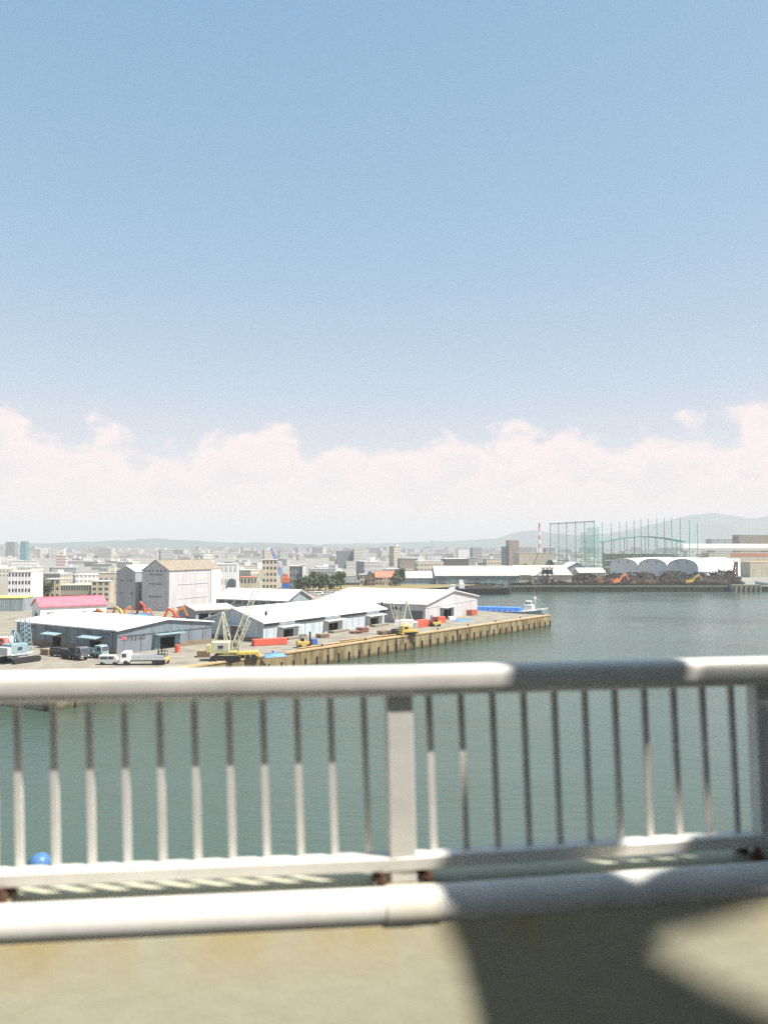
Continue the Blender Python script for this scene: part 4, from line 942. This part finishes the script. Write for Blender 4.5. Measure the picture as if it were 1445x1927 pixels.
# ------------------------------------------------------------------ golf practice net
net_m = bpy.data.materials.new('green_net'); net_m.use_nodes = True
def netmat(m, c, op):
    nt = m.node_tree; N = nt.nodes; L = nt.links; b = N['Principled BSDF']; b.inputs['Base Color'].default_value = c; b.inputs['Roughness'].default_value = .9; b.inputs['Alpha'].default_value = op
netmat(net_m, (.10,.46,.36,1), .15)
net_thin = bpy.data.materials.new('thin_net'); net_thin.use_nodes = True; netmat(net_thin, (.10,.46,.36,1), .06)
net_dense = bpy.data.materials.new('dense_net'); net_dense.use_nodes = True; netmat(net_dense, (.06,.46,.32,1), .34)
ZT = 49.0
gn = thing('golf_net', 'tall green netted golf practice range with slender poles', 'net', AT(1118,1081,690)*1.0)
gn.location.z = 3.4; g0 = Vector(gn.location)
def pole_at(px, Y, r=.32):
    p = AT(px, 1000, Y); a = Vector((p.x, Y, 3.4)) - g0; MB().tube(a, a+Vector((0,0,ZT-3.4+.8)), r*1.2, r*.8, 8).build('net_pole', green_steel, gn); return a
def panel(a, b, z0, z1, nm=None):
    MB().add([(a.x,a.y,z0),(b.x,b.y,z0),(b.x,b.y,z1),(a.x,a.y,z1)], [(0,1,2,3)]).build('net_panel', nm or net_m, gn)
lf = [pole_at(x, Y) for x, Y in ((1035,765),(1051,750),(1066,735),(1083,720),(1100,705),(1118,690))]
for a, b in zip(lf, lf[1:]):
    panel(a, b, .5, ZT-4); MB().bar(a+Vector((0,0,ZT-3.6)), b+Vector((0,0,ZT-3.6)), .9, .7).build('top_beam', green_steel, gn)
bk = [pole_at(x, 22*F/(1030-y), .28) for x, y in ((1133,984),(1150,984),(1166,983),(1179,981.5),(1193,980),(1206,978.5),(1220,977),(1236,976),(1250,976),(1264,975),(1280,977),(1297,980),(1312,984))]
for a, b in zip(bk, bk[1:]): panel(a, b, .5, ZT-4, net_thin)
panel(lf[-1], bk[0], .5, ZT-4)
inner = [Vector((AT(x,1000,Y).x, Y, 3.4))-g0 for x, Y in ((1092,738),(1104,728),(1116,716),(1127,705))]
for a, b in zip(inner, inner[1:]): panel(a, b, .5, ZT-12 if a is inner[0] else ZT-8, net_dense)
gp = AT(1135,1060,735); gr = thing('golf_range_building', 'green arched roof of the golf range stands inside the net', 'building', (gp.x,735,3.4)); n = 24; GL = 74.0; mb = MB(); st = MB()
for k in range(n):
    u0, u1 = k/n, (k+1)/n; z = lambda u: 28 + 5*math.sin(math.pi*min(1,u*.98))**1.0
    mb.extr([(GL*u0,0,z(u0)),(GL*u1,0,z(u1)),(GL*u1,0,z(u1)+.6),(GL*u0,0,z(u0)+.6)], (0,16,0))
    if k % 3 == 0: st.bar((GL*u0+.5,.5,0),(GL*u0+.5,.5,z(u0)),.45)
mb.build('arched_roof', green_steel, gr); st.build('column', green_steel, gr)
for z in (6,12,18): MB().bb(2,GL-2,1.2,15,z,z+.7).build('gallery_floor', mat('gallery_pale', (.55,.56,.52), .8), gr)
MB().bb(3,GL-3,9,15,.2,18).build('stand_wall', mat('stand_green', (.42,.46,.40), .8, var=.2), gr)

# ------------------------------------------------------------------ elevated road, chimney, towers
v0 = AT(1285,1030,880); v1 = AT(1640,1030,950); va_ = math.atan2(v1.y-v0.y, v1.x-v0.x); VLn = (v1-v0).length
vi = thing('viaduct', 'pale elevated motorway viaduct on piers beyond the vaulted warehouse', 'viaduct', (v0.x,v0.y,3.4), va_)
MB().bb(0,VLn,0,11,20.5,22.6).build('deck', mat('viaduct_concrete', (.46,.44,.40), .85), vi); 
for k in range(12): piece('noise_panel', wall_white, vi, k*VLn/12+.05, (k+1)*VLn/12-.05, -.25, -.01, 22.6, 27.8)
for k in range(8): x = 6+k*(VLn-12)/7; MB().bb(x-1.2,x+1.2,3,8,0,19).bb(x-1.4,x+1.4,.5,10.5,19,20.49).build('pier', mat('viaduct_concrete', (0,0,0)), vi)
p = AT(1015,1035,1500); ch = thing('chimney', 'slender red and white striped chimney on the skyline', 'chimney', (p.x,1500,3.4)); hz = AT(1015,984,1500).z-3.4
for k in range(9):
    a, b = hz*k/9, hz*(k+1)/9; MB().tube((0,0,a),(0,0,b),2.1-.9*k/9,2.1-.9*(k+1)/9,12).build('chimney_section', red_paint if k in (3,5,7) else (dark_steel if k == 8 else white_steel), ch)
p = AT(813,1040,1400); tw = thing('radio_mast', 'thin grey lattice radio mast above the rooftops', 'mast', (p.x,1400,3.4)); MB().lattice((0,0,0),(0,0,AT(813,1016,1400).z-3.4),7,1.6,9,.5).build('mast_frame', steel_grey, tw)
# blue and orange grab crane beyond the white shed
p = G(536,1110); gc = thing('grab_crane', 'orange grab crane on a blue base with tall blue boom', 'crane', (p.x,p.y+8,4.0), R(0)); Yc = p.y+8
MB().bb(-2.4,2.4,-2.4,2.4,0,3.2).build('pedestal', blue_paint, gc); MB().bb(-3.0,3.2,-2.0,2.0,3.3,6.6).build('machine_house', orange_paint, gc, bevel=.15); MB().bb(-1.6,.8,-1.4,1.4,6.6,8.4).build('cab', orange_paint, gc)
tp = AT(510,1032,Yc)-Vector(gc.location); MB().lattice((-1.5,0,4.5),(tp.x,0,tp.z),1.6,.9,12,.16).build('lattice_boom', blue_paint, gc); MB().tube((1,0,8.4),(tp.x,0,tp.z),.06,n=5).build('pendant_rope', steel_grey, gc)

# ------------------------------------------------------------------ buildings behind the pier and across the city
def block(name, label, x0, x1, ytop, Y, dpt, wm, rm=None, rot=.12, hut=False, zb=None, win=None, cat='building', group=None, ridge=0, axis='x'):
    zb = (4.0 if Y < 512 else 3.4) if zb is None else zb
    p = AT(x0, 1100, Y); d = Vector((1, rot)).normalized(); r = ray(x1, 1100); n = r.x/r.y; L = (n*p.y - p.x)/(d.x - n*d.y); h = AT((x0+x1)/2, ytop, Y).z - zb - ridge
    b = Bld(name, label, (p.x, p.y), d, L, dpt, h, ridge, axis, wm, rm or mat('flat_roof', (.48,.47,.44), .9, var=.2, scale=.5), zb=zb, ov=.15, group=group, cat=cat)
    if hut:
        MB().bb(L*.3,L*.6,dpt*.3,dpt*.6,h+.3,h+3.2).build('roof_hut', wm, b.root)
    if win:
        nf, nw, m_ = win
        for f_ in range(nf):
            for k in range(nw): z = (f_+.45)*h/nf; b.fp('x', (k+.25)*L/nw, (k+.78)*L/nw, z, z+.42*h/nf, .06, m_, 'window')
    return b
block('factory_block', 'white factory block with small windows behind the pink-roofed shed', 15, 58, 1077, 345, 14, wall_white, rot=.05, hut=False, win=(4,7,glass_dark))
block('long_shed', 'long grey shed with yellow-green fascia at the pier root', -30, 44, 1126, 300, 10, wall_slate, mat('yellow_green', (.62,.62,.12), .6), rot=.03)
block('office_block', 'cream low office beside the brown-grey long building', 85, 113, 1091, 368, 10, wall_cream, win=(3,3,glass_dark))
bb_ = block('long_building', 'brown-grey long building with a row of windows behind the pink roof', 114, 172, 1102, 350, 10, mat('wall_umber', (.30,.27,.21), .85, var=.1), mat('roof_green_beige', (.55,.54,.34), .8), win=(2,12,glass_dark))
block('office_block', 'pale cream three-storey office beside the narrow grey block', 172, 206, 1095, 345, 9, wall_cream, win=(4,3,glass_dark))
block('office_block', 'beige stepped office behind the narrow grey block', 186, 232, 1079, 400, 10, fac_cream, hut=True)
ob = block('office_block', 'white office block with dark arched doorway behind the tall storage block', 404, 446, 1063, 350, 14, wall_white, win=(3,5,steel_grey))
u_ = ob.uv('x', 436, 1095)[0]; MB().extr([(u_-1.7,-.5,0),(u_+1.7,-.5,0)]+[(u_+1.7*math.cos(math.pi*i/10),-.5,8.2+1.7*math.sin(math.pi*i/10)) for i in range(11)], (0,.495,0)).build('arched_doorway', trim_dark, ob.root)
block('apartment_block', 'beige six-storey block with small square windows above the white shed', 493, 521, 1054, 392, 10, mat('wall_beige', (.52,.46,.35), .85, var=.08), hut=False, win=(6,4,glass_dark))
block('office_block', 'pale low building with red sign band beside the beige block', 452, 484, 1087, 385, 10, wall_cream, mat('roof_red', (.5,.16,.1), .7), win=(2,5,glass_dark))
block('office_block', 'dark slate block with pale side above the white shed roof', 545, 569, 1066, 430, 12, mat('wall_dark_slate', (.20,.22,.22), .8, var=.1), win=(4,4,glass_dark))
block('office_block', 'slim white stair block beside the dark slate block', 569, 575, 1064, 429, 10, wall_white)
block('house', 'dark timbered house block with grey roof on the far bank', 648, 677, 1086, 500, 10, mat('timber_brown', (.17,.14,.11), .9, var=.2), dark_roof, ridge=3.6, win=(2,5,glass_dark))
block('house', 'tan house block beside the dark timbered house on the far bank', 677, 690, 1082, 503, 10, wall_cream, win=(2,2,glass_dark))
block('house', 'dark gabled house adjoining the red-brown roof on the far bank', 691, 706, 1077, 496, 12, mat('timber_brown', (0,0,0)), dark_roof, ridge=4, axis='y', win=(2,2,glass_dark))
block('house', 'tan brick house with red-brown roof on the far bank', 706, 745, 1076, 500, 10, mat('tan_brick', (.34,.26,.2), .9, var=.2, scale=3), mat('roof_redbrown', (.38,.16,.1), .8, var=.2), ridge=3.6, win=(2,6,glass_dark))
block('apartment_block', 'grey slab block beside the white tower on the skyline', 634, 666, 1037, 950, 14, fac_slate)
block('apartment_block', 'white tower with ribbed front on the skyline', 666, 684, 1033, 940, 12, fac_white, hut=True)
block('office_block', 'cream and white two-part hall behind the low white-roofed shed', 785, 835, 1057, 600, 16, fac_cream)
block('office_block', 'brown office behind the red-brown roofed house', 752, 786, 1051, 660, 12, fac_brown)
block('hall', 'dark long-roofed hall near the stepped tower', 838, 882, 1052, 640, 18, dark_roof, white_roof)
block('office_block', 'white block with one dark window opening on the skyline', 863, 889, 1033, 900, 16, wall_white)
p = AT(873,1041,899); 
block('apartment_block', 'grey striped apartment block adjoining the white skyline block', 889, 907, 1031, 880, 12, fac_grey)
block('apartment_block', 'tall stepped brown-grey tower on the skyline', 958, 977, 1017, 1000, 14, fac_brown)
block('apartment_block', 'lower wing stepping up to the brown-grey tower', 949, 958, 1029, 1003, 14, fac_slate)
block('hall', 'pale cream long hall between the stepped tower and the chimney', 977, 1040, 1041, 760, 20, wall_cream, cream_roof)
block('office_block', 'brown block with window rows above the viaduct', 1392, 1500, 1007, 1050, 16, fac_brown)
block('office_block', 'grey low block next to the brown one above the viaduct', 1340, 1392, 1015, 1150, 16, fac_grey)
hb = block('hall', 'pale hall with rust red sign band under the viaduct', 1335, 1480, 1041, 770, 14, wall_cream, pale_roof)
hb.fp('x', 22, hb.L-1, hb.h-2.6, hb.h-.4, .2, mat('rust_front', (.45,.16,.09), .8, var=.3, scale=.3), 'sign_band')
for k in range(9): hb.fp('x', 3+k*7, 8+k*7, 1, 7, .15, trim_dark, 'shutter')
block('hall', 'cream industrial hall beside the vaulted warehouse', 1412, 1500, 1058, 660, 20, wall_cream, mat('roof_orange', (.62,.36,.16), .8))
block('office_tower', 'hazy grey office tower beside the teal tower', 9, 26, 1020, 1500, 20, fac_slate)
block('office_tower', 'slender hazy teal glass tower on the skyline', 37, 48, 1019, 1450, 16, fac_teal)
block('apartment_block', 'pinkish stepped block among the pale rooftops', 105, 122, 1046, 900, 12, fac_pink, hut=True)
kinds = [(fac_white,'white','city_block'),(fac_cream,'cream','city_block'),(fac_grey,'grey','city_block'),(fac_tan,'tan','city_block'),(fac_grey,'mid grey','city_block'),(fac_white,'bright white','city_block'),(fac_cream,'pale cream','city_block')]
rnd = random.Random(21); count = 0; roofs = [mat('flat_roof', (0,0,0)), white_roof, grey_roof, pale_roof]
for i in range(238):
    u = (i+.5)/238; Y = 560 + 2200*(u**1.5); px = rnd.uniform(-90, 1530)
    if px > 1000 and Y < 860: Y += 330
    if 740 < px <= 1000 and Y < 640: Y += 100
    wm, nm, kk = kinds[rnd.randrange(7)]
    tall = rnd.random() < .13; h = rnd.uniform(14, 25) if tall else rnd.uniform(4, 9); w = rnd.uniform(9, 16) if tall else rnd.uniform(9, 28)
    if Y < 800: h = min(h, 14)
    p = AT(px, 1050, Y); rot = rnd.uniform(-.5,.5)
    d_ = rnd.uniform(9, 15); hut = rnd.random() < .6; rk = rnd.randrange(4)
    lb = '%s %s %s block, %s roof %s, among the %s city rooftops' % ('tall' if tall else 'low', nm, 'slim' if w < 13 else 'wide' if w > 20 else 'middling', ('drab','white','grey','pale')[rk], 'with a hut' if hut else 'without a hut', 'nearer' if Y < 900 else 'hazy' if Y < 1700 else 'faint far')
    t = thing('city_block', lb, 'building', (p.x, Y, 3.4), rot, 'city blocks: ' + lb.replace(', among the',' in the'));  MB().bb(-w/2,w/2,-d_/2,d_/2,0,h).build('wall', wm, t)
    rf = MB().bb(-w/2-.15,w/2+.15,-d_/2-.15,d_/2+.15,h+.01,h+.4)
    if hut: x = rnd.uniform(-.3,.2)*w; rf.bb(x,x+w*.25,-d_*.2,d_*.2,h+.41,h+rnd.uniform(2,3.4))
    rf.build('roof', roofs[rk], t)
mb = MB()
for i in range(4200):
    Y = 1900 + 2400*rnd.random()**1.2; x = rnd.uniform(-.62,.62)*Y; h = rnd.uniform(4,10) if rnd.random() < .9 else rnd.uniform(10,26); mb.box((x,Y,3.4+h/2), (rnd.uniform(14,50),rnd.uniform(12,30),h), rnd.uniform(-.4,.4))
tag(mb.build('distant_city', far_block), 'far pale mass of city buildings below the hills', kind='stuff')

# ------------------------------------------------------------------ trees
def tree_proto(seed, h, r):
    rnd = random.Random(seed); tr = MB().tube((0,0,0),(0,0,h*.55),h*.035,h*.018,7)
    cl = [(Vector((rnd.uniform(-.6,.6)*r, rnd.uniform(-.6,.6)*r, h*rnd.uniform(.42,.88))), r*rnd.uniform(.35,.6)) for _ in range(9)]
    for c, q in cl[:5]: tr.tube((0,0,h*.4), c, h*.014, h*.006, 5)
    cr = MB()
    for c, q in cl:
        for _ in range(90):
            v = Vector((rnd.gauss(0,1),rnd.gauss(0,1),rnd.gauss(0,1))).normalized()*q*rnd.random()**.45 + c; s_ = rnd.uniform(.22,.5)
            a = Vector((rnd.gauss(0,1),rnd.gauss(0,1),rnd.gauss(0,1))).normalized()*s_; b = a.cross(Vector((rnd.gauss(0,1),rnd.gauss(0,1),rnd.gauss(0,1)))).normalized()*s_
            cr.add([v-a-b,v+a-b,v+a+b,v-a+b], [(0,1,2,3)])
    return tr, cr
protos = []
for k, (h, r) in enumerate(((8,3.2),(6.5,3.0),(9.5,3.4))):
    a, b = tree_proto(k+3, h, r); t = thing('tree', 'dark green leafy tree among the sheds on the far bank', 'tree', (0,0,0), 0, 'trees on the far bank')
    a.build('trunk', trunk_bark, t); b.build('crown', leaf_green, t); protos.append(t)
spots = [(579,430),(589,445),(600,420),(613,440),(629,428),(641,460),(563,418),(76,372),(80,380),(84,366),(747,492),(752,500),(700,512),(626,480),(608,480),(590,482),(930,705),(940,712),(950,700),(962,708),(1010,720),(985,715)]
for i, (px, Y) in enumerate(spots):
    src = protos[i % 3]; p = AT(px, 1090, Y); loc = (p.x, Y, 4.0 if Y < 512 else 3.4)
    if i < 3: src.location = loc; src.rotation_euler = (0,0,i)
    else: src = copy_thing(src, loc, i*1.3); src.scale = (1 + .2*math.sin(i*3.1),)*3
    lb = ('dark green tree beside the white factory block' if px < 100 else 'dark green tree beside the grove, behind the white shed roof' if px < 576 else 'dark green tree in the grove behind the white shed roof' if Y < 460 and px < 640 else
          'dark green tree on the dry bank behind the grove' if px < 690 else 'dark green tree beside the tan house with red-brown roof' if px < 800 else 'small tree between the stepped tower and the teal warehouse roof')
    src['label'] = lb; src['group'] = 'trees: ' + lb
# parked cars and small sheds on the bank
for i, (px, Y, m_, lb) in enumerate(((600,400,white_steel,'white van parked by the trees on the far bank'),(615,405,steel_grey,'silver van parked by the trees on the far bank'),(632,398,lightblue_paint,'light blue van parked by the trees on the far bank'),(558,400,white_steel,'white van behind the white shed roof'))):
    p = AT(px,1090,Y); van(lb, (p.x,Y,4.0), .3*i, m_, 4.2)
bank = AT(740,1107,478); t = MB().prism([(-18,440),(14,452),(60,SH+4),(-60,SH+4),(-60,450)], 4.004, 4.3).build('bank', mat('dry_grass', (.24,.19,.09), .95, c2=(.16,.14,.06), scale=.3)); tag(t, kind='structure')

# ------------------------------------------------------------------ haze
HAZE_D = 2.1e-4
hm = bpy.data.materials.new('haze'); hm.use_nodes = True; nt = hm.node_tree; nt.nodes.clear()
pv = nt.nodes.new('ShaderNodeVolumePrincipled'); pv.inputs['Color'].default_value = (.85,.88,.88,1); pv.inputs['Density'].default_value = HAZE_D; pv.inputs['Anisotropy'].default_value = 0.0
ou = nt.nodes.new('ShaderNodeOutputMaterial'); nt.links.new(pv.outputs[0], ou.inputs['Volume'])
hz_ = MB().bb(-23000,23000,-23000,25000,-4.0,335).build('haze', hm); tag(hz_, 'pale summer haze over the harbour', kind='stuff')
